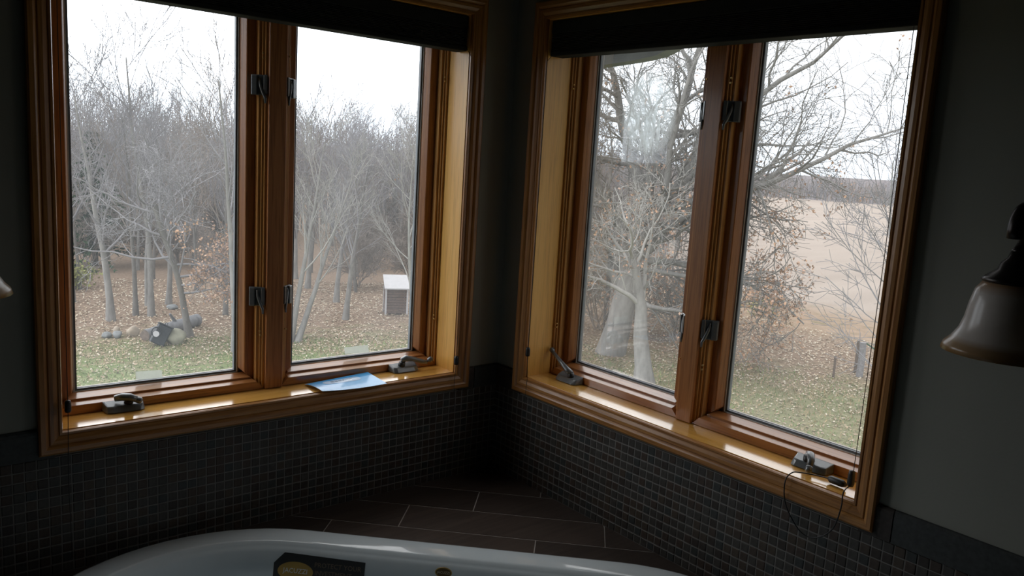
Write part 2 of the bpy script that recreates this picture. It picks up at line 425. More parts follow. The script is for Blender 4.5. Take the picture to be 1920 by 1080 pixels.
for F, root, w in ((L, wallL, LW), (R, wallR, RW)):
    meshes = [tile_mesh('mosaic_tile', F, 'mosaic_%d' % i) for i in range(6)]
    n = int(2.40/PT); cells = []
    for r in range(12):
        for c in range(n):
            p = F((c+.5)*PT, 0, DECK+(r+.5)*PT)
            vis = in_view(p)
            cells.append((0 if vis else 1, (Vector(p)-CAM).length, r, c, rt.choice((0, 1, 2, 3, 4, 5, 0, 1, 5))))
    cells.sort()
    st = MB()
    for i, (_, _, r, c, k) in enumerate(cells):
        z0 = DECK+r*PT; a0 = c*PT; j = rt.uniform(-.0004, .0004)
        if i < 300:
            o = bpy.data.objects.new('mosaic_tile', meshes[k][0]); C.objects.link(o); o.parent = root
            o.location = F(a0, j, z0)
        else:
            st.add([F(x+a0, y+j, z+z0) for x, y, z in meshes[k][1]], meshes[k][2], k)
    st.build('mosaic_field', ['mosaic_%d' % i for i in range(6)], root, kind='stuff', recalc=True)
    MB().box((.0, -.0044, DECK-.02), (2.42, .0, .8088)).box((.0, -.0044, .8088), (w['o0']-.02, .0, TILETOP-.002)).box((w['o1']+.02, -.0044, .8088), (2.42, .0, TILETOP-.002)).map(F).build('grout', 'grout', root)
    # border of larger bullnose tiles above the mosaic
    j0 = 1.3532 if F is R else 1.62
    edges = sorted(e for e in [j0+k*.3035 for k in range(-6, 8)] if .05 < e < 2.35)
    edges = [0.004]+[e for e in edges if e < w['o0']-.03]+[w['o0']-.02, w['o1']+.02]+[e for e in edges if e > w['o1']+.03]+[2.42]
    for e0, e1 in zip(edges[:-1], edges[1:]):
        if e1-e0 < .02 or e0 == w['o0']-.02: continue
        z0, z1 = .8088, TILETOP; g = .0015
        m = MB(); prof = [(.0, z0), (-.0085, z0), (-.0095, z0+.001), (-.0095, z1-.012), (-.0085, z1-.005), (-.005, z1-.001), (0, z1)]
        k = len(prof); vs = [(e0+g, d, z) for d, z in prof]+[(e1-g, d, z) for d, z in prof]
        m.add(vs, [(i, i+1, k+i+1, k+i) for i in range(k-1)]+[(k-1, 0, k, 2*k-1), tuple(range(k)), tuple(range(k, 2*k))])
        m.map(F).build('border_tile', rt.choice(('mosaic_1', 'mosaic_2', 'mosaic_4')), root)

# ---------------------------------------------------------------- windows
def ring(sec, a0, a1, z0, z1, sides='LRTB'):
    """sec: cross-section points (offset inward, depth); returns a dict of four mitred members"""
    out = {}
    def corner(o, d):
        return [(a0+o, d, z0+o), (a1-o, d, z0+o), (a1-o, d, z1-o), (a0+o, d, z1-o)]
    n = len(sec)
    for nm, (i, j) in dict(B=(0, 1), R=(1, 2), T=(2, 3), L=(3, 0)).items():
        if nm not in sides: continue
        vs = [corner(o, d)[i] for o, d in sec]+[corner(o, d)[j] for o, d in sec]
        out[nm] = MB().add(vs, [(k, (k+1) % n, n+(k+1) % n, n+k) for k in range(n)]+[tuple(range(n)), tuple(range(n, 2*n))])
    return out
def window(name, F, w, label, along):
    root = empty(name, F((w['o0']+w['o1'])/2, .08, SILL), label, 'window', kind='structure')
    A0, A1 = w['o0'], w['o1']
    mat = lambda base, s: base + ('_z' if s in 'LR' else along)
    # moulded casing: offset is negative (away from the opening), depth negative (into the room)
    sec = [(-.003, .0005), (-.003, -.007), (-.005, -.012), (-.010, -.012), (-.012, -.010), (-.014, -.012), (-.022, -.015), (-.030, -.0155),
           (-.033, -.013), (-.036, -.0165), (-.040, -.019), (-.050, -.019), (-CAS, -.016), (-CAS, .0005)]
    for s, m in ring(sec, A0, A1, SILL, HEAD).items():
        m.map(F).build('casing', mat('casing_oak', s), root)
    # jamb boards (sides, head) and the sill board
    jb = [(-.0195, .0006), (-.0005, .0006), (-.0005, DEP+.07), (-.0195, DEP+.07)]
    for s, m in ring(jb, A0-.0005, A1+.0005, SILL-.0005, HEAD+.0005).items():
        o = m.map(F).build('sill_board' if s == 'B' else 'jamb', ('sill_oak'+along) if s == 'B' else mat('jamb_oak', s), root)
    # mullion between the two sashes
    MB().box((w['m0'], DEP-.010, SILL+.0005), (w['m1'], DEP+.075, HEAD-.0005)).map(F).build('mullion', 'sash_oak_z', root, bevel=.0015)
    GL = DEP+.065
    stop = [(.0003, DEP+.002), (.006, DEP+.002), (.0065, DEP+.0025), (.0065, DEP+.008), (.012, DEP+.008), (.0125, DEP+.0085), (.0125, DEP+.014), (.0195, DEP+.014), (.020, DEP+.0145), (.020, DEP+.070), (.0003, DEP+.070)]
    stopB = [(.0003, DEP-.001), (.0215, DEP-.001), (.0225, DEP), (.0268, DEP+.024), (.0268, DEP+.070), (.0003, DEP+.070)]
    rail = [(.0205, DEP+.034), (.044, DEP+.034), (.046, DEP+.036), (.052, DEP+.052), (.054, DEP+.060), (.054, DEP+.064), (.0205, DEP+.064)]
    railB = [(.0269, DEP+.024), (.0315, DEP+.024), (.0322, DEP+.0248), (.0375, DEP+.052), (.0385, DEP+.057), (.0385, DEP+.064), (.0269, DEP+.064)]
    for (p0, p1, hinge) in ((A0, w['m0'], 'L'), (w['m1'], A1, 'R')):
        for s, m in ring(stop, p0, p1, SILL, HEAD, 'LRT').items():
            m.map(F).build('frame_stop', mat('stop_oak' if s in 'LR' else 'sash_oak', s), root)
        ring(stopB, p0, p1, SILL, HEAD, 'B')['B'].map(F).build('frame_stop', 'sash_oak'+along, root)
        cx = (p0+p1)/2
        sash = ring(rail, p0, p1, SILL, HEAD)
        # the bottom rail sits lower: rebuild it with its own section
        sash['B'] = ring(railB, p0, p1, SILL, HEAD, 'B')['B']
        for s, m in sash.items():
            sroot = m.map(F).build('sash_rail', mat('sash_oak', s), root)
            if s == 'B': base = sroot
        # spacer and gasket round the glass
        for s, m in ring([(.0535, GL-.0035), (.0575, GL-.0035), (.0575, GL+.0005), (.0535, GL+.0005)], p0, p1, SILL-.017, HEAD).items():
            m.map(F).build('seal', 'white_seal', base)
        for s, m in ring([(.0555, GL), (.063, GL), (.063, GL+.012), (.0555, GL+.012)], p0, p1, SILL-.017, HEAD).items():
            m.map(F).build('gasket', 'gasket', base)
        MB().box((p0+.060, GL+.003, SILL+.041), (p1-.060, GL+.0035, HEAD-.060)).map(F).build('pane', 'pane_glass', base)
        # outer cladding of the sash
        for s, m in ring([(.02, DEP+.071), (.058, DEP+.071), (.058, DEP+.085), (.02, DEP+.085)], p0, p1, SILL-.012, HEAD).items():
            m.map(F).build('outer_frame', 'exterior_cladding', root)
        # two cam locks on the mullion side
        sgn = -1 if p1 == w['m0'] else 1
        e = p1 if p1 == w['m0'] else p0
        def slant(q0, d0, q1, d1, th, za, zb):
            nx, ny = (d1-d0), -(q1-q0); l = math.hypot(nx, ny); nx *= th/l; ny *= th/l
            P4 = [(q0, d0), (q1, d1), (q1+nx, d1+ny), (q0+nx, d0+ny)]
            return MB().hexa([F(e+sgn*q, d, z) for z in (za, zb) for q, d in P4])
        for zc in (1.7165, 1.138):
            lk = slant(.002, DEP+.006, .034, DEP+.030, .006, zc-.027, zc+.027).build('sash_lock', 'operator_metal', root, bevel=.002)
            slant(.0015, DEP-.002, .010, DEP+.004, .006, zc-.024, zc+.027).build('keeper', 'operator_metal', lk, bevel=.002)
            slant(.023, DEP+.014, .035, DEP+.024, .007, zc-.027, zc+.025).build('guard', 'operator_metal', lk, bevel=.002)
            pts = [(.020, DEP+.012, zc+.018), (.018, DEP+.008, zc), (.013, DEP+.002, zc-.020), (.009, DEP-.004, zc-.034), (.009, DEP-.005, zc-.048)]
            MB().tube([F(e+sgn*q, d, z) for q, d, z in pts], [.004, .005, .005, .004, .003], 8).build('lever', 'operator_metal', lk, smooth=True)
        # bright round screw covers on the stop, above and below
        for zc in (1.80, 1.040):
            for q, zz in ((.0135, zc), (.0125, zc-.012)):
                a = (p0+q) if p0 == A0 else (p0+q)
                m = MB(); m.tube([F(a, DEP+.006, zz), F(a, DEP+.001, zz)], .0028, 8)
                m.build('screw_cap', 'brass', root)
            a2 = p1-.0135
            MB().tube([F(a2, DEP+.006, zc), F(a2, DEP+.001, zc)], .0028, 8).build('screw_cap', 'brass', root)
    return root
winL = window('window_1', L, LW, 'left oak casement window with two panes looking on the woods', '_x')
winR = window('window_2', R, RW, 'right oak casement window with two panes looking on the field', '_y')

def crank(F, root, ac, sgn, pose):
    """casement operator on the sill: ac = centre along the wall, sgn = side to which the long end points"""
    y1 = DEP-.0015; w0 = .052
    f = lambda q: ac+sgn*q
    pts = []
    z = SILL+.0003
    # low wedge-shaped cover: long body with sloped top
    lo = [(-.050, y1), (.050, y1), (.046, y1-.034), (.030, y1-.040), (-.034, y1-.040), (-.046, y1-.034)]
    top = [(-.048, y1), (.048, y1), (.042, y1-.026), (.028, y1-.030), (-.032, y1-.030), (-.042, y1-.026)]
    h = [.024, .024, .016, .014, .014, .016]
    n = len(lo); vs = [F(f(q), d, z) for q, d in lo]+[F(f(q), d, z+hh) for (q, d), hh in zip(top, h)]
    m = MB().add(vs, [(i, (i+1) % n, n+(i+1) % n, n+i) for i in range(n)]+[tuple(range(n)), tuple(range(n, 2*n))])
    c = m.build('crank_operator', 'operator_metal', root, bevel=.003)
    # collar and handle
    b = Vector((-.010, y1-.018, .020))
    def W(q, d, zz): return F(f(q), d, z+zz)
    MB().tube([W(-.010, y1-.016, .012), W(-.010, y1-.020, .030)], [.012, .010], 12).build('collar', 'black_plastic', c, smooth=True)
    if pose == 'folded':
        p = [W(-.012, y1-.020, .030), W(.004, y1-.026, .034), W(.016, y1-.030, .036), W(-.004, y1-.036, .028), W(-.026, y1-.040, .024)]
        r = [.009, .010, .010, .009, .007]
        p = [W(.022, y1-.014, .032), W(.006, y1-.020, .035), W(-.012, y1-.028, .034), W(-.026, y1-.034, .028)]
        r = [.008, .010, .010, .008]
        k = W(-.030, y1-.036, .026)
    elif pose == 'down':
        p = [W(-.014, y1-.010, .030), W(-.002, y1-.022, .033), W(.008, y1-.036, .026), W(.012, y1-.048, .014)]
        r = [.009, .010, .009, .006]; k = W(.013, y1-.051, .010)
    elif pose == 'side':
        p = [W(-.010, y1-.016, .034), W(.004, y1-.018, .040), W(.030, y1-.022, .036), W(.062, y1-.028, .026), W(.078, y1-.030, .022)]
        r = [.009, .010, .008, .007, .006]; k = W(.090, y1-.030, .030)
    else:
        p = [W(-.010, y1-.018, .028), W(.006, y1-.020, .036), W(.040, y1-.018, .054), W(.076, y1-.012, .070), W(.088, y1-.010, .075)]
        r = [.010, .010, .007, .006, .006]; k = W(.096, y1-.008, .080)
    MB().tube(p, r, 10).build('crank_handle', 'operator_metal', c, smooth=True)
    s = MB(); kd = (Vector(k)-Vector(p[-1])).normalized()
    s.tube([Vector(k)-kd*.009, Vector(k)-kd*.005, Vector(k)+kd*.004, Vector(k)+kd*.008], [.005, .0085, .0085, .006], 10)
    s.build('knob', 'operator_metal', c, smooth=True)
crank(L, winL, 1.150, 1, 'folded')
crank(L, winL, .318, -1, 'side')
crank(R, winR, .265, -1, 'up')
crank(R, winR, 1.110, 1, 'down')

# stickers left on the two left panes, and a smudge on the glass of the right window
def quad_on(F, d, pts, name, mat, root):
    m = MB(); n = len(pts)
    m.add([F(a, d, z) for a, z in pts]+[F(a, d+.0004, z) for a, z in pts], [tuple(range(n)), tuple(range(n, 2*n))]+[(i, (i+1) % n, n+(i+1) % n, n+i) for i in range(n)])
    o = m.build(name, mat, root); return o
quad_on(L, DEP+.0660, [(1.100, .9455), (1.040, .9425), (1.033, .940), (1.0325, .920), (1.093, .9215), (1.099, .924)], 'sticker', 'sticker_film', winL)['label'] = 'small white sticker low on the left pane'
quad_on(L, DEP+.0660, [(.488, .9475), (.404, .9475), (.397, .922), (.484, .926)], 'sticker', 'sticker_film', winL)['label'] = 'small white sticker low on the right pane'
sm = MB().box((-.0002, -.12, -.15), (.0002, .12, .15)).build('glass_smudge', 'smudge_film', org=(0, 0, 0))
sm.parent = winR; ORG[sm] = ORG[winR]; sm.location = Vector((DEP+.0665, -.428, 1.718))-ORG[winR]
sm['label'] = 'pale streaky smudge on the glass'

# ---------------------------------------------------------------- blinds with cords
def blind(F, w, label):
    A0, A1 = w['o0']+.003, w['o1']-.003
    root = empty('window_blind', F((A0+A1)/2, .03, BLIND), label, 'blind')
    MB().box((A0, .006, HEAD-.040), (A1, .058, HEAD-.001)).map(F).build('headrail', 'blind_rail', root, bevel=.003)
    m = MB(); z = BLIND+.014; n = 12; dz = (HEAD-.040-z)/n
    for i in range(n):
        zb = z+i*dz
        sec = [(.010, zb), (.006, zb+dz/2), (.010, zb+dz), (.054, zb+dz), (.058, zb+dz/2), (.054, zb)]
        k = 6; m.add([(A0+.002, d, zz) for d, zz in sec]+[(A1-.002, d, zz) for d, zz in sec],
                     [(i_, (i_+1) % k, k+(i_+1) % k, k+i_) for i_ in range(k)]+[tuple(range(k)), tuple(range(k, 2*k))])
    m.map(F).build('pleated_fabric', 'blind_fabric', root)
    MB().box((A0, .005, BLIND), (A1, .059, BLIND+.0142)).map(F).build('bottom_rail', 'blind_rail', root, bevel=.003)
    return root
blL = blind(L, LW, 'black pleated blind pulled up at the head of the left window')
blR = blind(R, RW, 'black pleated blind pulled up at the head of the right window')
def cord(F, root, a, d, z1, wz, zend, da=0):
    m = MB(); pts = [F(a, .004, BLIND+.010), F(a, d, BLIND-.02), F(a+da*.5, d, (BLIND+wz)/2), F(a+da, d, wz)]
    m.tube(pts, .0009, 5); m.build('cord', 'black_plastic', root)
    p = Vector(F(a+da, d, wz))
    m = MB(); m.lathe([(.0015, .015), (.006, .013), (.0070, .008), (.0075, -.010), (.006, -.014), (.002, -.015)], 10, p, close=True)
    m.build('cord_weight', 'black_plastic', root, smooth=True)
    if zend:
        MB().tube([p+Vector((0, 0, -.014)), Vector(F(a+da+.002, d+.003, (wz+zend)/2)), Vector(F(a+da-.001, d, zend))], .0009, 5).build('cord', 'black_plastic', root)
cord(L, blL, 1.298, -.026, BLIND, .934, .560)
cord(L, blL, .191, -.026, BLIND, .917, .760)
cord(R, blR, .1805, -.026, BLIND, .962, .790)
# far cord of the right blind: hangs in the reveal, its joiner lies on the sill and the loop falls over the casing
MB().tube([R(1.2475, .012, BLIND+.010), R(1.2475, .018, 1.4), R(1.243, .018, .925)], .0009, 5).build('cord', 'black_plastic', blR)
p = Vector(R(1.240, .018, .907))
MB().lathe([(.0015, .019), (.0065, .017), (.0075, .010), (.0080, -.012), (.0065, -.018), (.002, -.020)], 12, p, close=True).build('cord_weight', 'black_plastic', blR, smooth=True)
MB().tube([R(1.222, .032, SILL+.0095), R(1.215, .034, SILL+.0095), R(1.185, .036, SILL+.0095), R(1.178, .036, SILL+.0095)], [.005, .0085, .0085, .004], 12).build('cord_joiner', 'black_plastic', blR, smooth=True)
def curve(P, n=5):
    P = [Vector(p) for p in P]; out = []
    for i in range(len(P)-1):
        a, b, c, d = P[max(i-1, 0)], P[i], P[i+1], P[min(i+2, len(P)-1)]
        for k in range(n):
            t = k/n; out.append(.5*((2*b)+(c-a)*t+(2*a-5*b+4*c-d)*t*t+(3*b-a-3*c+d)*t**3))
    return out+[P[-1]]
MB().tube(curve([R(1.180, .036, SILL+.009), R(1.150, .030, SILL+.008), R(1.120, .012, SILL+.008), R(1.110, -.004, SILL+.007), R(1.106, -.022, SILL-.010), R(1.112, -.024, .815), R(1.135, -.020, .775), R(1.165, -.018, .752), R(1.200, -.018, .760), R(1.232, -.020, .795), R(1.246, -.024, .850), R(1.244, -.018, SILL+.012), R(1.240, .016, .890)]), .0015, 6).build('cord', 'black_plastic', blR, smooth=True)

# ---------------------------------------------------------------- brochure on the left sill
def brochure():
    zz = SILL+.0008
    q00, q10, q11, q01 = (.6600, .078), (.6520, -.020), (.4500, -.036), (.4420, .094)
    root = empty('brochure', L(.55, .03, zz), 'glossy blue folded brochure lying on the left window sill', 'brochure')
    def P(u, v, up=0):   # u along (0 at the far-from-corner side), v back (0) to front (1)
        a = (q00[0]*(1-u)+q01[0]*u)*(1-v)+(q10[0]*(1-u)+q11[0]*u)*v
        d = (q00[1]*(1-u)+q01[1]*u)*(1-v)+(q10[1]*(1-u)+q11[1]*u)*v
        h = .0012+.009*(1-u)**2*(1-v)*v*2+.006*u*(1-v)+.004*(2*u-1)**2*v
        return L(a, d, zz+h+up)
    def sheet(u0, u1, v0, v1, up, th, name, mat, par, n=10, k=6, rnd=0):
        m = MB(); vs = []
        for t in (up, up-th):
            for i in range(n+1):
                for j in range(k+1):
                    u = u0+(u1-u0)*i/n; v = v0+(v1-v0)*j/k
                    if rnd:
                        e = abs(2*j/k-1); s = rnd*(1-math.sqrt(max(0, 1-e*e)))
                        u = (u0+s)+(u1-u0-2*s)*i/n
                    vs.append(P(u, v, t))
        N = (n+1)*(k+1); fs = []
        for i in range(n):
            for j in range(k):
                q = (i*(k+1)+j, i*(k+1)+j+1, (i+1)*(k+1)+j+1, (i+1)*(k+1)+j); fs += [q, tuple(N+x for x in q[::-1])]
        for i in range(n):
            for j in (0, k): a = i*(k+1)+j; b = (i+1)*(k+1)+j; fs.append((a, b, N+b, N+a))
        for j in range(k):
            for i in (0, n): a = i*(k+1)+j; b = a+1; fs.append((a, b, N+b, N+a))
        m.add(vs, fs); return m.build(name, mat, par, smooth=False)
    sheet(0, 1, 0, 1, -.0003, .0009, 'inner_pages', 'paper_white', root)
    sheet(0, 1, 0, 1, 0, .0002, 'cover', 'paper_blue', root)
    sheet(.20, .78, .16, .44, .0004, .0003, 'title_band', 'paper_band', root, 12, 8, .06)
    for i, (a, b) in enumerate(((.32, .37), (.385, .43), (.445, .49), (.505, .54), (.555, .60), (.615, .66))):
        sheet(a, b, .24, .34, .0007, .0003, 'faded_print', 'paper_grey', root, 2, 2)
brochure()

# ---------------------------------------------------------------- tub deck
deck = empty('tub_deck', (-1.2, -1.2, 0), 'dark wood-look tiled deck around the bathtub in the corner', 'tub deck', kind='structure')
C1, C2, TR = Vector((-1.090, -.509)), Vector((-.509, -1.090)), .464
def tub_hit(c, ins):
    """interval of d = x-y on the line x+y=c inside the tub outline shrunk by ins, or None"""
    r = TR-ins; h = abs(c-(C1.x+C1.y))/math.sqrt(2)
    if h >= r: return None
    e = math.sqrt(r*r-h*h)*math.sqrt(2)
    return (C1.x-C1.y)-e, (C2.x-C2.y)+e
rows = []; c = -.012; step = .2065
bounds = [-.0145-.0*0]
edges_c = [-.004, -.115, -.3215, -.5275, -.7350]
while edges_c[-1] > -2.45: edges_c.append(edges_c[-1]-.2065)
edges_c[-1] = -2.45
rp = random.Random(9)
for ri in range(len(edges_c)-1):
    ch, cl = edges_c[ri]-.0032, edges_c[ri+1]+.0032
    # joints at 0.825 pitch, shifted a third per row (row 4 from the corner has one at -0.559)
    base = -.559+.2725*(4-ri) if True else 0
    js = [base+.825*k for k in range(-6, 7)]
    for d0, d1 in zip(js[:-1], js[1:]):
        N = 8
        pieces = {0: [], 1: [], 2: []}
        for k in range(N+1):
            c = ch+(cl-ch)*k/N
            lo, hi = max(d0+.0024, c+.003), min(d1-.0024, -c-.003)
            h = tub_hit(c, .045)
            if h is None:
                if hi-lo > .002: pieces[0].append((c, lo, hi))
            else:
                if min(hi, h[0])-lo > .002: pieces[1].append((c, lo, min(hi, h[0])))
                if hi-max(lo, h[1]) > .002: pieces[2].append((c, max(lo, h[1]), hi))
        for pl in pieces.values():
            if len(pl) < 2: continue
            vs = []
            for z in (DECK, DECK-.010):
                for c, lo, hi in pl:
                    for d in (lo, hi): vs.append(((c+d)/2, (c-d)/2, z))
            n = len(pl); fs = []
            for k in range(n-1):
                q = (2*k, 2*k+1, 2*k+3, 2*k+2); fs += [q, tuple(2*n+x for x in q[::-1])]
                for e in (0, 1): a = 2*k+e; fs.append((a, a+2, 2*n+a+2, 2*n+a))
            fs += [(0, 1, 2*n+1, 2*n), (2*n-2, 2*n-1, 4*n-1, 4*n-2)]
            MB().add(vs, fs).build('plank_tile', 'deck_plank_%d' % rp.randrange(3), deck)
# grout bed (two halves either side of the tub opening) and the front apron
def bed(zt, zb, name, mat, ins):
    m = MB(); N = 60; sl = []
    for k in range(N+1):
        c = -.006+(-2.45+.006)*k/N; sl.append(c)
    for k in range(N):
        segs = []
        for c in (sl[k], sl[k+1]):
            h = tub_hit(c, ins); segs.append([(c, h[0]), (h[1], -c)] if h else [(c, -.8*0-0.0), (0.0, -c)])
        for e in (0, 1):
            (l0, h0), (l1, h1) = segs[0][e], segs[1][e]; c0, c1 = sl[k], sl[k+1]
            pt = lambda c, d, z: ((c+d)/2, (c-d)/2, z)
            m.hexa([pt(c0, l0, zb), pt(c0, h0, zb), pt(c1, h1, zb), pt(c1, l1, zb), pt(c0, l0, zt), pt(c0, h0, zt), pt(c1, h1, zt), pt(c1, l1, zt)])
    return m.build(name, mat, deck)
bed(DECK-.0012, DECK-.022, 'grout_bed', 'deck_grout', .046)
q = 2.45
m = MB(); m.hexa([(-q+.02, -.008, .0), (-.008, -q+.02, 0), (-.008, -q, 0), (-q, -.008, 0), (-q+.02, -.008, DECK-.023), (-.008, -q+.02, DECK-.023), (-.008, -q, DECK-.023), (-q, -.008, DECK-.023)])
m.build('apron', 'mosaic_4', deck)

# ---------------------------------------------------------------- bathtub
tub = empty('bathtub', (-.80, -.80, .02), 'white acrylic drop-in bathtub set diagonally in the corner deck', 'bathtub')
def stadium(r, z, n=28):
    u = Vector((1, -1)).normalized(); v = Vector((1, 1)).normalized(); pts = []
    for k in range(n+1):
        a = -PI/2+PI*k/n; p = C2+u*(math.cos(a)*r)+v*(math.sin(a)*r); pts.append((p.x, p.y, z))
    for k in range(n+1):
        a = PI/2+PI*k/n; p = C1+u*(math.cos(a)*r)+v*(math.sin(a)*r); pts.append((p.x, p.y, z))
    return pts
ZR = .558
prof = [(.030, DECK+.0005), (.001, DECK+.0005), (0, DECK+.002), (0, .545), (.002, .552), (.008, ZR-.002), (.016, ZR), (.072, ZR), (.080, ZR-.003), (.085, ZR-.009), (.090, .545), (.100, .538)]
prof += [(.100+.3*(.538-z), z) for z in (.50, .44, .36, .28, .20)]
prof += [(.215, .165), (.240, .145), (.280, .138)]
m = MB(); rings = [stadium(TR-o, z) for o, z in prof]; n = len(rings[0]); vs = [p for r_ in rings for p in r_]
fs = [(i*n+j, i*n+(j+1) % n, (i+1)*n+(j+1) % n, (i+1)*n+j) for i in range(len(rings)-1) for j in range(n)]
fs.append(tuple(range((len(rings)-1)*n, len(rings)*n)))
shell = m.add(vs, fs).build('shell', 'acrylic', tub, smooth=True, recalc=True)
# face orientation is not critical (two-sided); chrome drain and overflow
MB().lathe([(.0005, .004), (.030, .004), (.034, 0)], 24, (-.98, -.62, .139), close=False).build('drain', 'chrome', tub, smooth=True)
# sticker and oval badge on the far inner wall of the basin
NX = Vector((-1, -1, .3*math.sqrt(2))).normalized()         # basin wall normal, into the tub
E1 = Vector((1, -1, 0)).normalized(); E2 = NX.cross(E1).normalized()
if E2.z < 0: E2 = -E2
SC1 = (C1.x-C1.y)/math.sqrt(2)
def wallpt(s, z, lift=0):
    # s = distance along (1,-1)/sqrt2 from the diagonal; past the straight part it follows the rounded end
    off = .100+.3*(.538-z)+lift/NX.dot(Vector((-1, -1, 0)).normalized())
    r = TR-off; V = Vector((1, 1, 0)).normalized(); c1 = Vector((C1.x, C1.y, z))
    if s >= SC1: return c1+V*r+E1*(s-SC1)
    a = (SC1-s)/(TR-.11); return c1+V*(r*math.cos(a))-E1*(r*math.sin(a))
def plate(cols, th, lift, name, mat, par):
    """cols = [(s, zbottom, ztop)]: a thin plate bent to the basin wall, built in upright strips"""
    m = MB(); n = len(cols); vs = []
    for l in (lift+th, lift):
        for s_, zb, zt in cols: vs += [wallpt(s_, zb, l), wallpt(s_, zt, l)]
    N = 2*n; fs = []
    for i in range(n-1):
        a = 2*i; fs += [(a, a+1, a+3, a+2), (N+a+2, N+a+3, N+a+1, N+a), (a, a+2, N+a+2, N+a), (a+1, a+3, N+a+3, N+a+1)]
    fs += [(0, 1, N+1, N), (N-2, N-1, 2*N-1, 2*N-2)]
    return m.add(vs, fs).build(name, mat, par)
def bent_text(txt, size, name, mat, par, s0, z0, lift):
    o = text_mesh(txt, size, name, mat, par, Matrix.Identity(4), .0002)
    og = ORG[par]
    for v in o.data.vertices:
        x, y, zz = v.co+og
        v.co = wallpt(s0+x, z0+y*E2.z, lift+zz)-og
    return o
# the view runs right-to-left along E1? keep E1 as image-right
def top_edge(s_): return .5124+(s_+.4630)/.0249*.0251 if s_ < -.4381 else .5375-(s_+.4381)/.2093*.0052
cols = [(-.463+.235*k/18, .440, 0) for k in range(19)]+[(-.4381, .440, 0)]; cols = sorted((a, b, top_edge(a)) for a, b, _ in cols)
label_ = plate(cols, .0006, .0006, 'sticker', 'sticker_black', tub)
label_['label'] = 'black warning sticker with a gold oval'
def oval(sc, zc, rs, rz, th, lift, name, mat, par, n=22):
    return plate([(sc-rs*math.cos(PI*k/n), zc-rz*max(.02, math.sin(PI*k/n)), zc+rz*max(.02, math.sin(PI*k/n))) for k in range(n+1)], th, lift, name, mat, par)
oval(-.4060, .4955, .0460, .0225, .0003, .0014, 'logo_oval', 'gold', label_)
bent_text('JACUZZI', .0165, 'logo_lettering', 'paper_white', label_, -.4060, .4965, .0021)
bent_text('PROTECT YOUR', .0165, 'sticker_lettering', 'sticker_brown', label_, -.2980, .5150, .0017)
bent_text('INVESTMENT', .0165, 'sticker_lettering', 'sticker_brown', label_, -.3080, .4965, .0017)
plate([(-.352, .4785, .4800), (-.250, .4785, .4800)], .0002, .0014, 'sticker_rule', 'paper_white', label_)
badge = oval(-.0280, .5290, .0215, .0120, .0012, .0004, 'badge', 'gold', tub); badge['label'] = 'small gold oval badge'
oval(-.0280, .5290, .0190, .0100, .0003, .0017, 'badge_ground', 'emblem_ground', badge)
bent_text('JACUZZI', .0085, 'badge_lettering', 'emblem_text', badge, -.0280, .5290, .0022)

# ---------------------------------------------------------------- sconces
def sconce(F, a, d, ztop, label):
    """a along the wall, d (negative) distance of the shade axis from the wall; ztop = top of the glass"""
    wp = Vector(F(a, 0, 0)); c = Vector(F(a, d, ztop)); n = (Vector(F(a, -1, 0))-wp).normalized()
    root = empty('wall_sconce', c, label, 'lamp', 'bronze sconces beside the windows')
    H = .128
    prof = [(.030, 0), (.046, -.006), (.056, -.020), (.062, -.045), (.066, -.070), (.072, -.090), (.082, -.106), (.093, -.118), (.096, -H)]
    inner = [(r-.003, z+.001) for r, z in prof[::-1]]
    MB().lathe(prof+inner, 40, c).build('lamp_shade', 'lamp_glass', root, smooth=True)
    MB().lathe([(.001, .050), (.012, .048), (.016, .036), (.024, .028), (.028, .016), (.044, .004), (.050, -.002), (.046, -.006), (.002, -.008)], 32, c).build('cap', 'bronze', root, smooth=True)
    MB().lathe([(.001, -.008), (.014, -.010), (.016, -.030), (.026, -.050), (.028, -.065), (.018, -.085), (.001, -.092)], 20, c).build('bulb', 'paper_white', root, smooth=True)
    # scroll arm: rises from the cap, curls over and runs back to the wall plate
    pts = []; cc = c+Vector((0, 0, .082))
    for k in range(15):
        t = -PI/2+2*PI*k/14*.80
        pts.append(cc+(-n)*(-math.sin(t+PI/2)*.030)*(-1)+Vector((0, 0, 1))*(-math.cos(t+PI/2)*.036))
    pts = [c+Vector((0, 0, .040))]+pts
    back = c-n*(abs(d)-.012)
    MB().tube(pts, [.012]*2+[.013]*(len(pts)-2), 12).build('arm', 'bronze', root, smooth=True)
    MB().tube([cc+Vector((0, 0, .034)), cc-n*.05+Vector((0, 0, .030)), cc-n*.11+Vector((0, 0, .0)), back+Vector((0, 0, .06))], [.012, .012, .011, .011], 12).build('arm', 'bronze', root, smooth=True)
    M = (-n).to_track_quat('Z', 'Y').to_matrix().to_4x4(); M.translation = Vector(F(a, -.0005, ztop+.06))
    b = MB().lathe([(.001, -.020), (.030, -.018), (.046, -.010), (.055, -.004), (.055, 0.0), (.001, 0.0)], 32)
    b.map(lambda x, y, z: M @ Vector((x, y, z))).build('wall_plate', 'bronze', root, smooth=True)
sconce(R, 1.560, -.17, 1.412, 'bronze sconce with bell glass shade on the right wall')
sconce(L, 1.515, -.17, 1.362, 'bronze sconce with bell glass shade on the left wall')

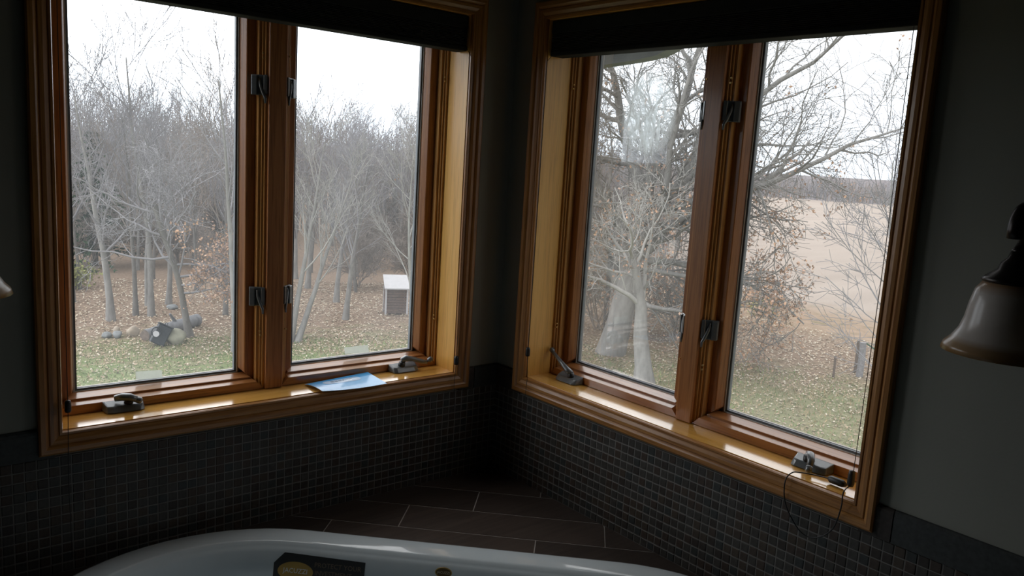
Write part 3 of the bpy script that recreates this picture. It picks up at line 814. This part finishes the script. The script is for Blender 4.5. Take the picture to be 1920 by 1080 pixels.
# ================================================================ OUTDOORS
GZ = -3.94
def ground_h(x, y):
    r = math.hypot(x+1.7, y+2)
    h = .10*math.sin(x*.21+1)*math.cos(y*.17) + .04*math.sin(x*.9)*math.sin(y*.8+.5)
    h *= min(1, r/12)
    if r > 235: h += min(6.2, (r-235)*.045)
    if y > 34 and x < 40: h += min(1.5, (y-34)*.03)
    return GZ+h
def terrain():
    m = MB(); A = 132; rad = [0, 3, 6, 9, 12, 14, 16, 18, 20, 22, 24, 26, 28, 30, 33, 36, 40, 45, 50, 57, 65, 75, 90, 110, 135, 165, 200, 235, 270, 310, 360, 430, 520, 700]
    vs = []
    for r in rad:
        for k in range(A):
            t = 2*PI*k/A; x, y = -1.7+r*math.cos(t), -2+r*math.sin(t); vs.append((x, y, ground_h(x, y)))
    fs = [(i*A+j, i*A+(j+1) % A, (i+1)*A+(j+1) % A, (i+1)*A+j) for i in range(len(rad)-1) for j in range(A)]
    o = m.add(vs, fs).build('ground', 'ground', smooth=True)
    tag(o, 'lawn, leaf-covered ground and harvested field outside the windows', 'ground', kind='structure')
    if o.data.polygons[A*5].normal.z < 0:
        o.data.flip_normals()
terrain()

# roof overhang corner outside the right window
m = MB()
pts = [(.205, -.02), (.205, .0)]
eo = empty('roof_eave', (.62, .12, 1.95), 'grey roof edge hanging outside the top of the right window', 'eave', kind='structure')
prof = [(.42, 1.925), (.205, 1.936), (.040, 1.946), (-.060, 1.958), (-.115, 1.976), (-.155, 2.005), (-.18, 2.06), (.42, 2.06)]
n = len(prof)
MB().add([(.60, y, z) for y, z in prof]+[(.66, y, z) for y, z in prof], [tuple(range(n)), tuple(range(n, 2*n))]+[(i, (i+1) % n, n+(i+1) % n, n+i) for i in range(n)]).build('fascia', 'eave_metal', eo)
MB().box((.205, -.16, 2.061), (.70, .45, 2.09)).build('soffit', 'eave_metal', eo)

# ---- tree generator
def rdir(rng):
    while True:
        v = Vector((rng.uniform(-1, 1), rng.uniform(-1, 1), rng.uniform(-1, 1)))
        if .05 < v.length < 1: return v.normalized()
def branch(rng, p, d, ln, r, lev, S, out, tips):
    st = S[lev]; n = st['seg']; pts = [p.copy()]; rs = [r]; dirs = [d.copy()]
    for k in range(n):
        d = (d + rdir(rng)*st['wob'] + Vector((0, 0, 1))*st['up']).normalized()
        p = p+d*(ln/n); pts.append(p.copy()); dirs.append(d.copy())
        t = (k+1)/n; rs.append(max(st['rmin'], r*(1-t*st['taper'])))
    out[min(lev, 1)].append((pts, rs, st['sides']))
    for t, fd, fl, fr_ in st.get('force', ()):
        i = min(int(t*n), n-1); branch(rng, pts[i].lerp(pts[i+1], t*n-i), Vector(fd).normalized(), fl, fr_, lev+1, S, out, tips)
    if lev+1 >= len(S):
        tips.append((pts[-1], pts[-2])); return
    nx = S[lev+1]; cnt = st['kids']; cnt = rng.randint(int(cnt*.8), int(math.ceil(cnt*1.2)))
    for k in range(cnt):
        t = st['t0']+(1-st['t0'])*(k+rng.random()*.8)/cnt; t = min(t, .98)
        i = int(t*n); fr = t*n-i; q = pts[i].lerp(pts[i+1], fr); dd = dirs[i+1]
        side = rdir(rng); side = (side-dd*side.dot(dd)).normalized()
        ang = math.radians(rng.uniform(*st['ang']))
        nd = (dd*math.cos(ang)+side*math.sin(ang)).normalized()
        l2 = ln*rng.uniform(*st['len'])*(1-st['fall']*(t-st['t0']))
        r2 = max(nx['rmin'], rs[i]*st['rr']*rng.uniform(.8, 1.05))
        branch(rng, q, nd, l2, r2, lev+1, S, out, tips)
def lvl(seg, wob, up, taper, rmin, sides, kids=0, t0=.3, ang=(25, 50), ln=(.4, .6), fall=.4, rr=.55):
    return dict(seg=seg, wob=wob, up=up, taper=taper, rmin=rmin, sides=sides, kids=kids, t0=t0, ang=ang, len=ln, fall=fall, rr=rr)
FOREST = [lvl(9, .07, .03, .85, .015, 6, 17, .28, (22, 48), (.36, .52), .45, .5),
          lvl(5, .13, .07, .85, .009, 4, 7, .2, (20, 45), (.38, .6), .4, .55),
          lvl(4, .18, .05, .8, .0065, 3, 5, .2, (22, 50), (.4, .65), .3, .6),
          lvl(2, .2, .03, .7, .005, 3)]
THIN = [lvl(9, .06, .03, .85, .012, 6, 12, .35, (20, 40), (.28, .42), .5, .45),
        lvl(5, .12, .08, .85, .008, 4, 6, .2, (20, 42), (.38, .6), .4, .55),
        lvl(3, .16, .05, .8, .006, 3, 5, .2, (22, 50), (.4, .65), .3, .6),
        lvl(2, .2, .03, .7, .005, 3)]
OAKS = [lvl(5, .06, .02, .35, .2, 12, 9, .34, (35, 80), (1.1, 1.7), .35, .50),
        lvl(9, .26, .03, .85, .02, 7, 10, .15, (30, 70), (.35, .55), .4, .5),
        lvl(6, .32, .03, .85, .011, 4, 7, .15, (30, 65), (.35, .6), .3, .55),
        lvl(4, .32, .0, .8, .008, 3, 5, .15, (30, 65), (.4, .65), .3, .6),
        lvl(2, .3, .0, .7, .006, 3)]
GNARL = [lvl(5, .16, .03, .45, .08, 9, 9, .45, (30, 80), (.6, 1.0), .3, .5),
         lvl(7, .3, .02, .85, .014, 5, 7, .15, (30, 65), (.35, .6), .4, .5),
         lvl(5, .32, .02, .85, .008, 4, 6, .15, (30, 60), (.38, .6), .3, .55),
         lvl(3, .3, .0, .8, .006, 3, 3, .2, (30, 60), (.4, .6), .3, .6),
         lvl(2, .3, 0, .7, .005, 3)]
STEMS = [lvl(8, .07, .04, .85, .012, 6, 13, .25, (25, 50), (.28, .42), .4, .5),
         lvl(5, .13, .05, .85, .008, 4, 7, .2, (22, 48), (.38, .55), .4, .5),
         lvl(3, .18, .04, .8, .006, 3, 4, .2, (25, 50), (.4, .6), .3, .6),
         lvl(2, .2, .02, .7, .005, 3)]
BUSH = [lvl(4, .2, .06, .8, .010, 4, 7, .15, (25, 55), (.5, .8), .4, .6),
        lvl(4, .25, .04, .8, .007, 3, 6, .2, (25, 55), (.4, .65), .4, .6),
        lvl(3, .25, .02, .8, .006, 3, 4, .2, (25, 55), (.4, .65), .3, .6),
        lvl(2, .25, 0, .7, .005, 3)]
def grow(seed, S, H, r, d0=(0, 0, 1), stems=1, spread=0):
    rng = random.Random(seed); out = {0: [], 1: []}; tips = []
    for k in range(stems):
        d = Vector(d0)
        if spread: a = 2*PI*(k+rng.random()*.5)/stems; d = (d+Vector((math.cos(a), math.sin(a), 0))*spread*rng.uniform(.5, 1)).normalized()
        o = Vector((math.cos(k*2.4), math.sin(k*2.4), 0))*(.1 if stems > 1 else 0)
        branch(rng, o, d.normalized(), H*rng.uniform(.9, 1.05), r, 0, S, out, tips)
    return out, tips
def tubes(lst, flare=0):
    m = MB()
    for pts, rs, sd in lst:
        if flare: rs = list(rs); rs[0] *= 1+flare
        m.tube(pts, rs, sd, cap=False)
    return m
def leafquads(m, pts, rng, size, per, spread, mi=1):
    for p in pts:
        for _ in range(per):
            c = Vector(p)+Vector((rng.gauss(0, spread), rng.gauss(0, spread), rng.gauss(0, spread)))
            u = rdir(rng); w = u.cross(rdir(rng)).normalized(); s = size*rng.uniform(.6, 1.2)
            m.add([c-u*s*.5, c+w*s*.32, c+u*s*.5, c-w*s*.32], [(0, 1, 2, 3)], rng.randrange(mi))
    return m
PROTO = {}
def tree_proto(name, obname, seed, S, H, r, trunkmat, twigmat, loc=(0, 0, 0), flare=.35, leaves=None, sel=None, **kw):
    out, tips = grow(seed, S, H, r, **kw)
    root = empty(obname, (0, 0, 0))
    tubes(out[0], flare).build('trunk', trunkmat, root, smooth=True, recalc=False)
    b = tubes(out[1]).build('branches', twigmat, root, smooth=True, recalc=False); b['kind'] = 'stuff'
    if leaves:
        rng = random.Random(seed+7); size, per, frac, lowbias = leaves
        pts = [t[0] for t in tips if (sel is None or sel(t[0])) and rng.random() < frac*(1 if lowbias is None else max(0.03, min(1, (lowbias-t[0].z)/lowbias*1.6)))]
        lf = leafquads(MB(), pts, rng, size, per, .10, 2).build('leaves', ['oak_leaf', 'oak_leaf_orange'], root, recalc=False); lf['kind'] = 'stuff'
    PROTO[name] = (root, list(root.children)); return root
def place(name, x, y, rz=0, s=1, label=None, cat='tree', group=None, first=False, sink=.05, obname=None):
    root, ch = PROTO[name]
    if first: r = root
    else:
        r = root.copy(); C.objects.link(r)
        for c in ch:
            k = c.copy(); C.objects.link(k); k.parent = r
    r.location = (x, y, ground_h(x, y)-sink); r.rotation_euler = (0, 0, rz); r.scale = (s, s, s)
    tag(r, label, cat, group); return r
# forest prototypes
PL = ['bare_tree']
protos = []
for i in range(7):
    S = FOREST if i % 2 == 0 else THIN
    tree_proto('f%d' % i, 'bare_tree', 20+i, S, 5.6+(i % 3)*.5, (.10, .075, .085)[i % 3], ('bark_grey', 'bark_dark', 'bark_grey')[i % 3], ('twig_grey', 'twig_brown', 'twig_grey')[i % 3])
    protos.append('f%d' % i)
used = set()
def put(name, *a, **k):
    k['first'] = name not in used; used.add(name); return place(name, *a, **k)
# named foreground trees in front of the left window (positions measured on the ground)
put('f0', 4.48, 24.0, 0.4, 1.16, 'bare grey tree with spreading crown left of the stone pile')
put('f1', 5.32, 24.5, 1.0, 1.1, 'thin dark bare tree just right of the spreading grey tree')
put('f2', 5.70, 24.2, 2.2, 1.15, 'thicker bare tree standing behind the left end of the log')
put('f3', 6.70, 25.8, .3, .95, 'bare tree with a flat grey stone at its foot')
put('f4', 7.74, 23.4, 1.7, 1.1, 'dark-trunked bare tree behind the right end of the log')
put('f5', 6.35, 18.9, 0.9, 1.15, 'pale-trunked tree right against the window centre post, left pane')
put('f6', 10.82, 21.1, 2.0, .95, 'bare tree in the middle of the right pane of the left window')
tree_proto('lean', 'leaning_tree', 51, [dict(GNARL[0], seg=7, wob=.08, taper=.7, kids=11, force=[(.34, (.9, -.5, .25), 2.3, .035), (.46, (.8, -.35, .35), 2.5, .04), (.40, (.5, -.9, .15), 2.1, .03), (.55, (.95, -.2, .2), 2.4, .035)])]+GNARL[1:], 4.2, .105, 'bark_dark', 'twig_grey', d0=(-.20, 0.03, 1), leaves=(.085, 11, .75, 6.5), sel=lambda p: p.x*.77-p.y*.635 > .15 and p.z < 3.5)
put('lean', 5.80, 20.9, 0, 1.0, 'leaning dark tree with clusters of brown leaves beside the olive boulder')
tree_proto('fork', 'forked_tree', 57, THIN, 5.6, .09, 'bark_grey', 'twig_pale', d0=(.30, 0, 1), stems=2, spread=.12)
put('fork', 8.10, 19.1, 0, 1.0, 'pale slanting forked tree at the left of the right pane')
tree_proto('pale', 'pale_tree', 61, FOREST, 5.6, .075, 'bark_pale', 'twig_pale')
put('pale', 11.60, 18.3, 0, 1.0, 'pale bare tree beside the white-topped hutch')
# the woods behind
rf = random.Random(77)
spots = []
tries = 0
while len(spots) < 150 and tries < 9000:
    tries += 1
    th = math.radians(rf.uniform(39, 86)); r = 28+50*rf.random()**1.1
    x, y = CAM.x+r*math.cos(th), CAM.y+r*math.sin(th)
    if th < math.radians(53) and r < 40: continue
    if min([math.hypot(x-a, y-b) for a, b in spots]+[9]) < 1.5+r*.012: continue
    spots.append((x, y))
for x, y in spots:
    put(rf.choice(protos), x, y, rf.uniform(0, 6.28), rf.uniform(.82, 1.12), 'bare grey tree in the woods behind the clearing', 'tree', 'bare trees of the woods')
# far tree line behind the field
for k in range(70):
    th = math.radians(rf.uniform(22, 46)); r = rf.uniform(196, 232)
    x, y = CAM.x+r*math.cos(th), CAM.y+r*math.sin(th)
    put(rf.choice(protos[:6:2]), x, y, rf.uniform(0, 6.28), rf.uniform(.62, .95), 'tiny bare tree in the tree line beyond the pale field', 'tree', 'tree line beyond the field')
# the mass of twigs deep in the woods and in the far tree line, too dense to count
def twigwood(name, label, n, th0, th1, r0, r1, H, seed, tw, rad, mats, ex=1.0):
    rng = random.Random(seed); m = MB()
    for _ in range(n):
        th = math.radians(rng.uniform(th0, th1)); r = r0+(r1-r0)*rng.random()**ex
        x, y = CAM.x+r*math.cos(th), CAM.y+r*math.sin(th); z = ground_h(x, y)-.05
        h = H*rng.uniform(.7, 1.1); mi = rng.randrange(len(mats)); lean = Vector((rng.uniform(-.06, .06), rng.uniform(-.06, .06), 1))
        base = Vector((x, y, z)); m.tube([base, base+lean*h], [rad*2.2, rad*.4], 3, mi, cap=False)
        for k in range(tw):
            t = rng.uniform(.15, .95); q = base+lean*h*t; a = rng.uniform(0, 6.28); l = h*(1.05-t)*rng.uniform(.25, .55)
            d = Vector((math.cos(a)*.6, math.sin(a)*.6, rng.uniform(.3, 1.1)))
            e = q+d*l; m.tube([q, e], [rad*.7, rad*.3], 3, mi, cap=False)
            if k % 2:
                w = d+rdir(rng)*.6; m.tube([q+d*l*.5, q+d*l*.5+w*l*.6], [rad*.4, rad*.25], 3, mi, cap=False)
    o = m.build(name, mats, recalc=False); tag(o, label, 'woods', kind='stuff')
twigwood('deep_woods', 'grey mass of bare saplings deep in the woods behind the clearing', 1100, 38, 88, 44, 92, 6.6, 5, 22, .022, ['twig_grey', 'twig_brown', 'bark_grey'], 1.2)
twigwood('distant_woods', 'grey belt of bare woods beyond the pale field', 1000, 16, 50, 207, 262, 4.6, 6, 12, .075, ['twig_grey', 'twig_brown'])
# undergrowth thickets between the trunks
tree_proto('thicket', 'thicket', 71, BUSH, 1.5, .018, 'twig_brown', 'twig_brown', stems=9, spread=.7, flare=0)
for k in range(44):
    th = math.radians(rf.uniform(44, 82)); r = rf.uniform(32, 52)
    put('thicket', CAM.x+r*math.cos(th), CAM.y+r*math.sin(th), rf.uniform(0, 6), rf.uniform(.9, 1.7), 'low leafless thicket among the trunks of the woods', 'bush', 'thickets in the woods')
# big oak, small gnarled tree and slim multi-stem tree seen through the right window
RT = Vector((.77, -.635, 0)); UP = Vector((0, 0, 1))
OAKS[0]['force'] = [(.80, RT*.85+UP*.50, 6.6, .17), (.92, RT*.55+UP*.85, 7.0, .17), (.62, RT*.97+UP*.16, 5.2, .12), 
                    (.97, UP-RT*.25, 6.0, .20), (.96, UP+RT*.15, 6.5, .2), (.70, -RT*.9+UP*.35, 5.0, .15), (.40, RT*.9-UP*.02+Vector((-.5, -.5, 0)), 4.2, .08)]
OAKS[0]['force'] += [(.88, RT*.80+UP*.72, 8.0, .15), (.95, RT*.95+UP*.38+Vector((-.2, -.2, 0)), 7.5, .14), (.60, RT*.8-UP*.02+Vector((-.3, -.3, 0)), 4.2, .09)]
OAKS[1]['kids'] = 13
tree_proto('oak', 'oak_tree', 104, OAKS, 4.4, .40, d0=RT*.26+UP, flare=.15, trunkmat='bark_grey', twigmat='bark_grey', leaves=(.10, 6, .42, 6.5))
put('oak', 15.55, 13.77, 0, 1.0, 'big gnarled oak with brown leaves outside the right window')
tree_proto('gnarl', 'gnarled_tree', 86, [dict(GNARL[0], taper=.72, kids=8, ang=(25, 62), wob=.2)]+GNARL[1:], 3.6, .25, 'bark_grey', 'twig_pale', leaves=(.09, 4, .25, 6))
put('gnarl', 13.35, 10.5, 1.2, 1.0, 'small pale gnarled tree in front of the big oak')
tree_proto('multi', 'multi_stem_tree', 93, STEMS, 6.2, .05, 'bark_grey', 'twig_grey', stems=6, spread=.30)
put('multi', 14.9, 4.6, 0.5, 1.0, 'slim many-stemmed tree at the right edge of the right window')
# brush under the oak
tree_proto('brush', 'leafy_brush', 97, BUSH, 1.3, .02, 'twig_brown', 'twig_pale', stems=10, spread=.8, flare=0, leaves=(.08, 3, .14, None))
for x, y, s, lb in ((19.2, 14.2, 1.5, 'leafy brush between the big oak and the field'), (17.6, 16.2, 1.6, 'leafy brush close behind the big oak'), (20.2, 17.0, 1.7, 'leafy brush at the wood edge behind the oak'), (21.5, 15.0, 1.2, 'small leafy brush nearest the field')):
    put('brush', x, y, x, s, lb, 'bush')

# evergreens at the left of the left window
def evergreen(x, y, H, Rb, seed, label):
    rng = random.Random(seed); g = ground_h(x, y)
    root = empty('evergreen_tree', (x, y, g), label, 'tree')
    MB().tube([(x, y, g-.1), (x, y, g+H)], [.13, .02], 7).build('trunk', 'bark_dark', root)
    m = MB(); k = 0; z = .7
    while z < H-.1:
        rad = Rb*(1-z/H)**.85+.1; nb = 9
        for j in range(nb):
            a = rng.uniform(0, 6.28); l = rad*rng.uniform(.7, 1.08); dr = rng.uniform(.10, .35)
            for q in range(6):
                t = (q+.6)/6; c = Vector((x+math.cos(a)*l*t, y+math.sin(a)*l*t, g+z-l*t*dr))
                for _ in range(3):
                    u = (Vector((math.cos(a), math.sin(a), -.2))+rdir(rng)*.8).normalized(); w = u.cross(rdir(rng)).normalized(); s = .26*(1.2-t*.4)
                    m.add([c-u*s*.4, c+w*s*.22, c+u*s*.7, c-w*s*.22], [(0, 1, 2, 3)])
        z += .26
    o = m.build('foliage', 'needles', root, recalc=False); o['kind'] = 'stuff'
evergreen(3.6, 31.0, 6.2, 2.2, 1, 'dark green evergreen at the far left of the woods')
evergreen(6.4, 34.5, 5.6, 2.0, 2, 'dark green evergreen behind the spreading grey tree')
evergreen(14.5, 39.0, 4.6, 1.8, 3, 'evergreen deep in the woods behind the log')
# yellow-green shrub
def shrub(x, y, r, h, seed, mat, label, n=420):
    rng = random.Random(seed); g = ground_h(x, y); root = empty('leafy_shrub', (x, y, g), label, 'bush')
    m = MB(); pts = []
    for k in range(22):
        a = rng.uniform(0, 6.28); q = r*rng.random()**.5; p = Vector((x+q*math.cos(a), y+q*math.sin(a), g+h*rng.uniform(.5, 1)))
        m.tube([(x, y, g-.03), (x+q*.4*math.cos(a), y+q*.4*math.sin(a), g+p.z*0+h*.35), p], [.014, .01, .005], 4, cap=False); pts += [p, p.lerp(Vector((x, y, g+h*.3)), .35)]
    m.build('stems', 'twig_brown', root, recalc=False)
    o = leafquads(MB(), pts, rng, .14, n//len(pts), .16, 1).build('foliage', mat, root, recalc=False); o['kind'] = 'stuff'
shrub(4.6, 29.4, .7, .7, 4, 'bush_leaf', 'yellow green shrub at the edge of the woods, far left', 600)
shrub(26.4, 15.9, .5, .5, 6, 'bush_leaf', 'yellow green weed clump at the field edge', 300)

# ---- things lying on the lawn
def rock(x, y, s, seed, mat, label, flat=1.0):
    rng = random.Random(seed); g = ground_h(x, y)
    bm = bmesh.new(); bmesh.ops.create_icosphere(bm, subdivisions=3, radius=1)
    cuts = [(rdir(rng), rng.uniform(.62, .9)) for _ in range(9)]
    for v in bm.verts:
        p = v.co.copy()
        for n, d in cuts:
            e = p.dot(n)-d
            if e > 0: p -= n*e*.9
        p *= 1+.03*math.sin(p.x*9+seed)*math.cos(p.y*8)
        v.co = Vector((p.x*s[0], p.y*s[1], p.z*s[2]))
    me = bpy.data.meshes.new('boulder'); bm.to_mesh(me); bm.free(); me.materials.append(MATS[mat])
    me.polygons.foreach_set('use_smooth', [True]*len(me.polygons))
    o = bpy.data.objects.new('boulder', me); C.objects.link(o); o.location = (x, y, g+s[2]*.62); o.rotation_euler = (0, 0, seed)
    tag(o, label, 'rock'); return o
rock(5.20, 20.35, (.33, .26, .26), 3, 'stone_olive', 'olive grey wedge-shaped boulder leaning on the black box')
rock(4.50, 21.7, (.19, .17, .19), 5, 'stone_tan', 'round tan boulder left of the log')
rock(4.18, 22.1, (.11, .10, .15), 8, 'stone_tan', 'small upright pale stone on top of the stone pile')
rock(4.10, 21.7, (.15, .13, .13), 11, 'stone_grey', 'grey stone in the middle of the stone pile')
rock(3.84, 21.8, (.15, .13, .11), 13, 'stone_grey', 'low grey stone at the left end of the stone pile')
rock(6.62, 25.1, (.26, .2, .09), 17, 'stone_grey', 'flat grey stone at the foot of a tree')
# log
def log():
    p0, p1 = Vector((4.62, 21.0, 0)), Vector((6.50, 22.35, 0))
    g0, g1 = ground_h(p0.x, p0.y), ground_h(p1.x, p1.y); p0.z = g0+.14; p1.z = g1+.17
    root = empty('fallen_log', ((p0+p1)/2), 'thick grey weathered log lying behind the black box', 'log')
    rng = random.Random(3); m = MB(); n = 14; k = 10; vs = []
    d = (p1-p0).normalized(); u = d.cross(Vector((0, 0, 1))).normalized(); w = u.cross(d)
    rr = [1+rng.uniform(-.09, .09) for _ in range(n)]
    for i in range(k+1):
        t = i/k; c = p0.lerp(p1, t); R_ = (.155+.02*t)*(1+rng.uniform(-.03, .03))
        for j in range(n): a = 2*PI*j/n; vs.append(c+(u*math.cos(a)+w*math.sin(a))*R_*rr[j])
    m.add(vs, [(i*n+j, i*n+(j+1) % n, (i+1)*n+(j+1) % n, (i+1)*n+j) for i in range(k) for j in range(n)])
    m.build('log_bark', 'log_wood', root, smooth=True, recalc=False)
    for c, q in ((0, p0), (k, p1)):
        mm = MB(); mm.add(vs[c*n:(c+1)*n], [tuple(range(n))]); mm.build('cut_end', 'post_brown', root)
    MB().tube([p0.lerp(p1, .55)+Vector((0, 0, .15)), p0.lerp(p1, .5)+Vector((-.1, -.1, .42))], [.06, .03], 6).build('branch_stub', 'log_wood', root)
log()
# tilted black box with a round white disc and ring
def blackbox():
    x, y = 4.84, 20.3; g = ground_h(x, y)
    root = empty('black_box', (x, y, g), 'black tilted box with a round white disc leaning on the boulder', 'box')
    Rm = Matrix.Translation((x, y, g+.29)) @ Matrix.Scale(.92, 4) @ Matrix.Rotation(math.radians(-14), 4, 'Z') @ Matrix.Rotation(math.radians(28), 4, 'Y') @ Matrix.Rotation(math.radians(-12), 4, 'X')
    f = lambda a, b, c: Rm @ Vector((a, b, c))
    MB().box((-.20, -.15, -.30), (.20, .15, .28)).map(f).build('body', 'crate_black', root, bevel=.02)
    MB().box((-.22, -.17, .281), (.22, .17, .32)).map(f).build('lid', 'crate_black', root, bevel=.01)
    m = MB(); pts = [(-.17+.13*math.cos(t*2*PI/20), -.172, .02+.13*math.sin(t*2*PI/20)) for t in range(21)]
    m.tube(pts, .018, 8, cap=False).map(f).build('ring', 'crate_black', root, smooth=True)
    MB().tube([(-.15, -.151, -.04), (-.15, -.19, -.04)], .085, 20).map(f).build('disc', 'white_paint', root)['label'] = 'round white disc'
    MB().tube([(-.03, 0, .31), (-.03, 0, .38), (.03, 0, .38), (.03, 0, .31)], .012, 6).map(f).build('handle', 'crate_black', root)
blackbox()
# white-topped hutch of brown slats
def hutch():
    x, y = 12.75, 21.2; g = ground_h(x, y)
    root = empty('slatted_hutch', (x, y, g), 'small brown slatted hutch with a white sloping lid at the wood edge', 'hutch')
    Rm = Matrix.Translation((x, y, g)) @ Matrix.Rotation(math.radians(-25), 4, 'Z')
    f = lambda a, b, c: Rm @ Vector((a, b, c))
    W, D_, H = .36, .30, .86
    for sx_ in (-1, 1):
        for sy_ in (-1, 1):
            MB().box((sx_*W-.03, sy_*D_-.03, -.02), (sx_*W+.03, sy_*D_+.03, H)).map(f).build('post', 'white_paint', root)
    for k in range(9):
        z = .04+k*.092
        for sy_ in (-1, 1): MB().box((-W+.031, sy_*D_-.012, z), (W-.031, sy_*D_+.012, z+.078)).map(f).build('slat', 'brown_slat', root)
        for sx_ in (-1, 1): MB().box((sx_*W-.012, -D_+.031, z), (sx_*W+.012, D_-.031, z+.078)).map(f).build('slat', 'brown_slat', root)
    MB().hexa([f(-W-.06, -D_-.08, H+.0), f(W+.06, -D_-.08, H), f(W+.06, D_+.05, H+.36), f(-W-.06, D_+.05, H+.36),
               f(-W-.06, -D_-.08, H+.04), f(W+.06, -D_-.08, H+.04), f(W+.06, D_+.05, H+.40), f(-W-.06, D_+.05, H+.40)]).build('lid', 'white_paint', root)
    MB().box((-W-.02, D_-.01, H+.001), (W+.02, D_+.02, H+.33)).map(f).build('back_board', 'white_paint', root)
hutch()
# fence posts and a green hose
for x, y, h, r, mt, lb in ((19.7, 9.04, .62, .035, 'post_brown', 'thin brown stake left of the grey fence post'), (20.45, 8.66, 1.0, .10, 'post_grey', 'thick grey weathered post near the field'), (20.75, 8.95, .95, .05, 'post_brown', 'thin dark post just behind the thick grey post')):
    g = ground_h(x, y); o = MB().tube([(x, y, g-.05), (x+.01, y, g+h*.5), (x, y+.01, g+h)], [r, r*.97, r*.9], 8).build('fence_post', mt, org=(x, y, g)); tag(o, lb, 'post')
x, y = 20.75, 8.2; g = ground_h(x, y)
o = MB().tube([(20.5, 8.60, g+.98), (20.75, 8.4, g+.78), (21.0, 8.1, g+.62), (21.1, 7.7, g+.50), (21.3, 7.2, g+.02)], .022, 6).build('garden_hose', 'hose_green', org=(x, y, g)); tag(o, 'green hose hanging from the thick grey post', 'hose')

# ---- leaf litter and grass blades
def scatter():
    rng = random.Random(12); m = MB()
    n = 0
    while n < 42000:
        th = math.radians(rng.uniform(14, 84)); r = 12+22*rng.random()**.75
        if th < math.radians(56) and th > math.radians(46): continue
        x, y = CAM.x+r*math.cos(th), CAM.y+r*math.sin(th)
        lim = .25 if r < 18 else (.55 if r < 22 else 1)
        if x > 25.5 and y < .8*x: continue
        if rng.random() > lim: n += .2; continue
        z = ground_h(x, y)+.012; a = rng.uniform(0, 6.28); s = rng.uniform(.022, .05); t = rng.uniform(-.5, .5)
        u = Vector((math.cos(a), math.sin(a), t))*s; w = Vector((-math.sin(a), math.cos(a), rng.uniform(-.5, .5)))*s*.6
        c = Vector((x, y, z+.02)); m.add([c-u, c+w, c+u, c-w], [(0, 1, 2, 3)], 0 if rng.random() < .6 else 1); n += 1
    o = m.build('fallen_leaves', ['fallen_leaf', 'fallen_leaf_pale'], recalc=False)
    tag(o, 'dry tan leaves scattered over the ground', 'leaves', kind='stuff')
    m = MB(); n = 0
    while n < 24000:
        th = math.radians(rng.uniform(14, 84)); r = 11+13*rng.random()**.7
        if 46 < math.degrees(th) < 56: continue
        x, y = CAM.x+r*math.cos(th), CAM.y+r*math.sin(th); n += 1
        z = ground_h(x, y); a = rng.uniform(0, 6.28); h = rng.uniform(.04, .10); s = .014
        c = Vector((x, y, z)); u = Vector((math.cos(a), math.sin(a), 0))*s
        m.add([c-u, c+u, c+Vector((rng.uniform(-.05, .05), rng.uniform(-.05, .05), h))], [(0, 1, 2)], 0 if rng.random() < (.75 if x < 10 else .4) else 1)
    o = m.build('lawn_grass', ['grass_blade', 'dry_grass'], recalc=False)
    tag(o, 'short green and dry grass of the lawn', 'grass', kind='stuff')
scatter()
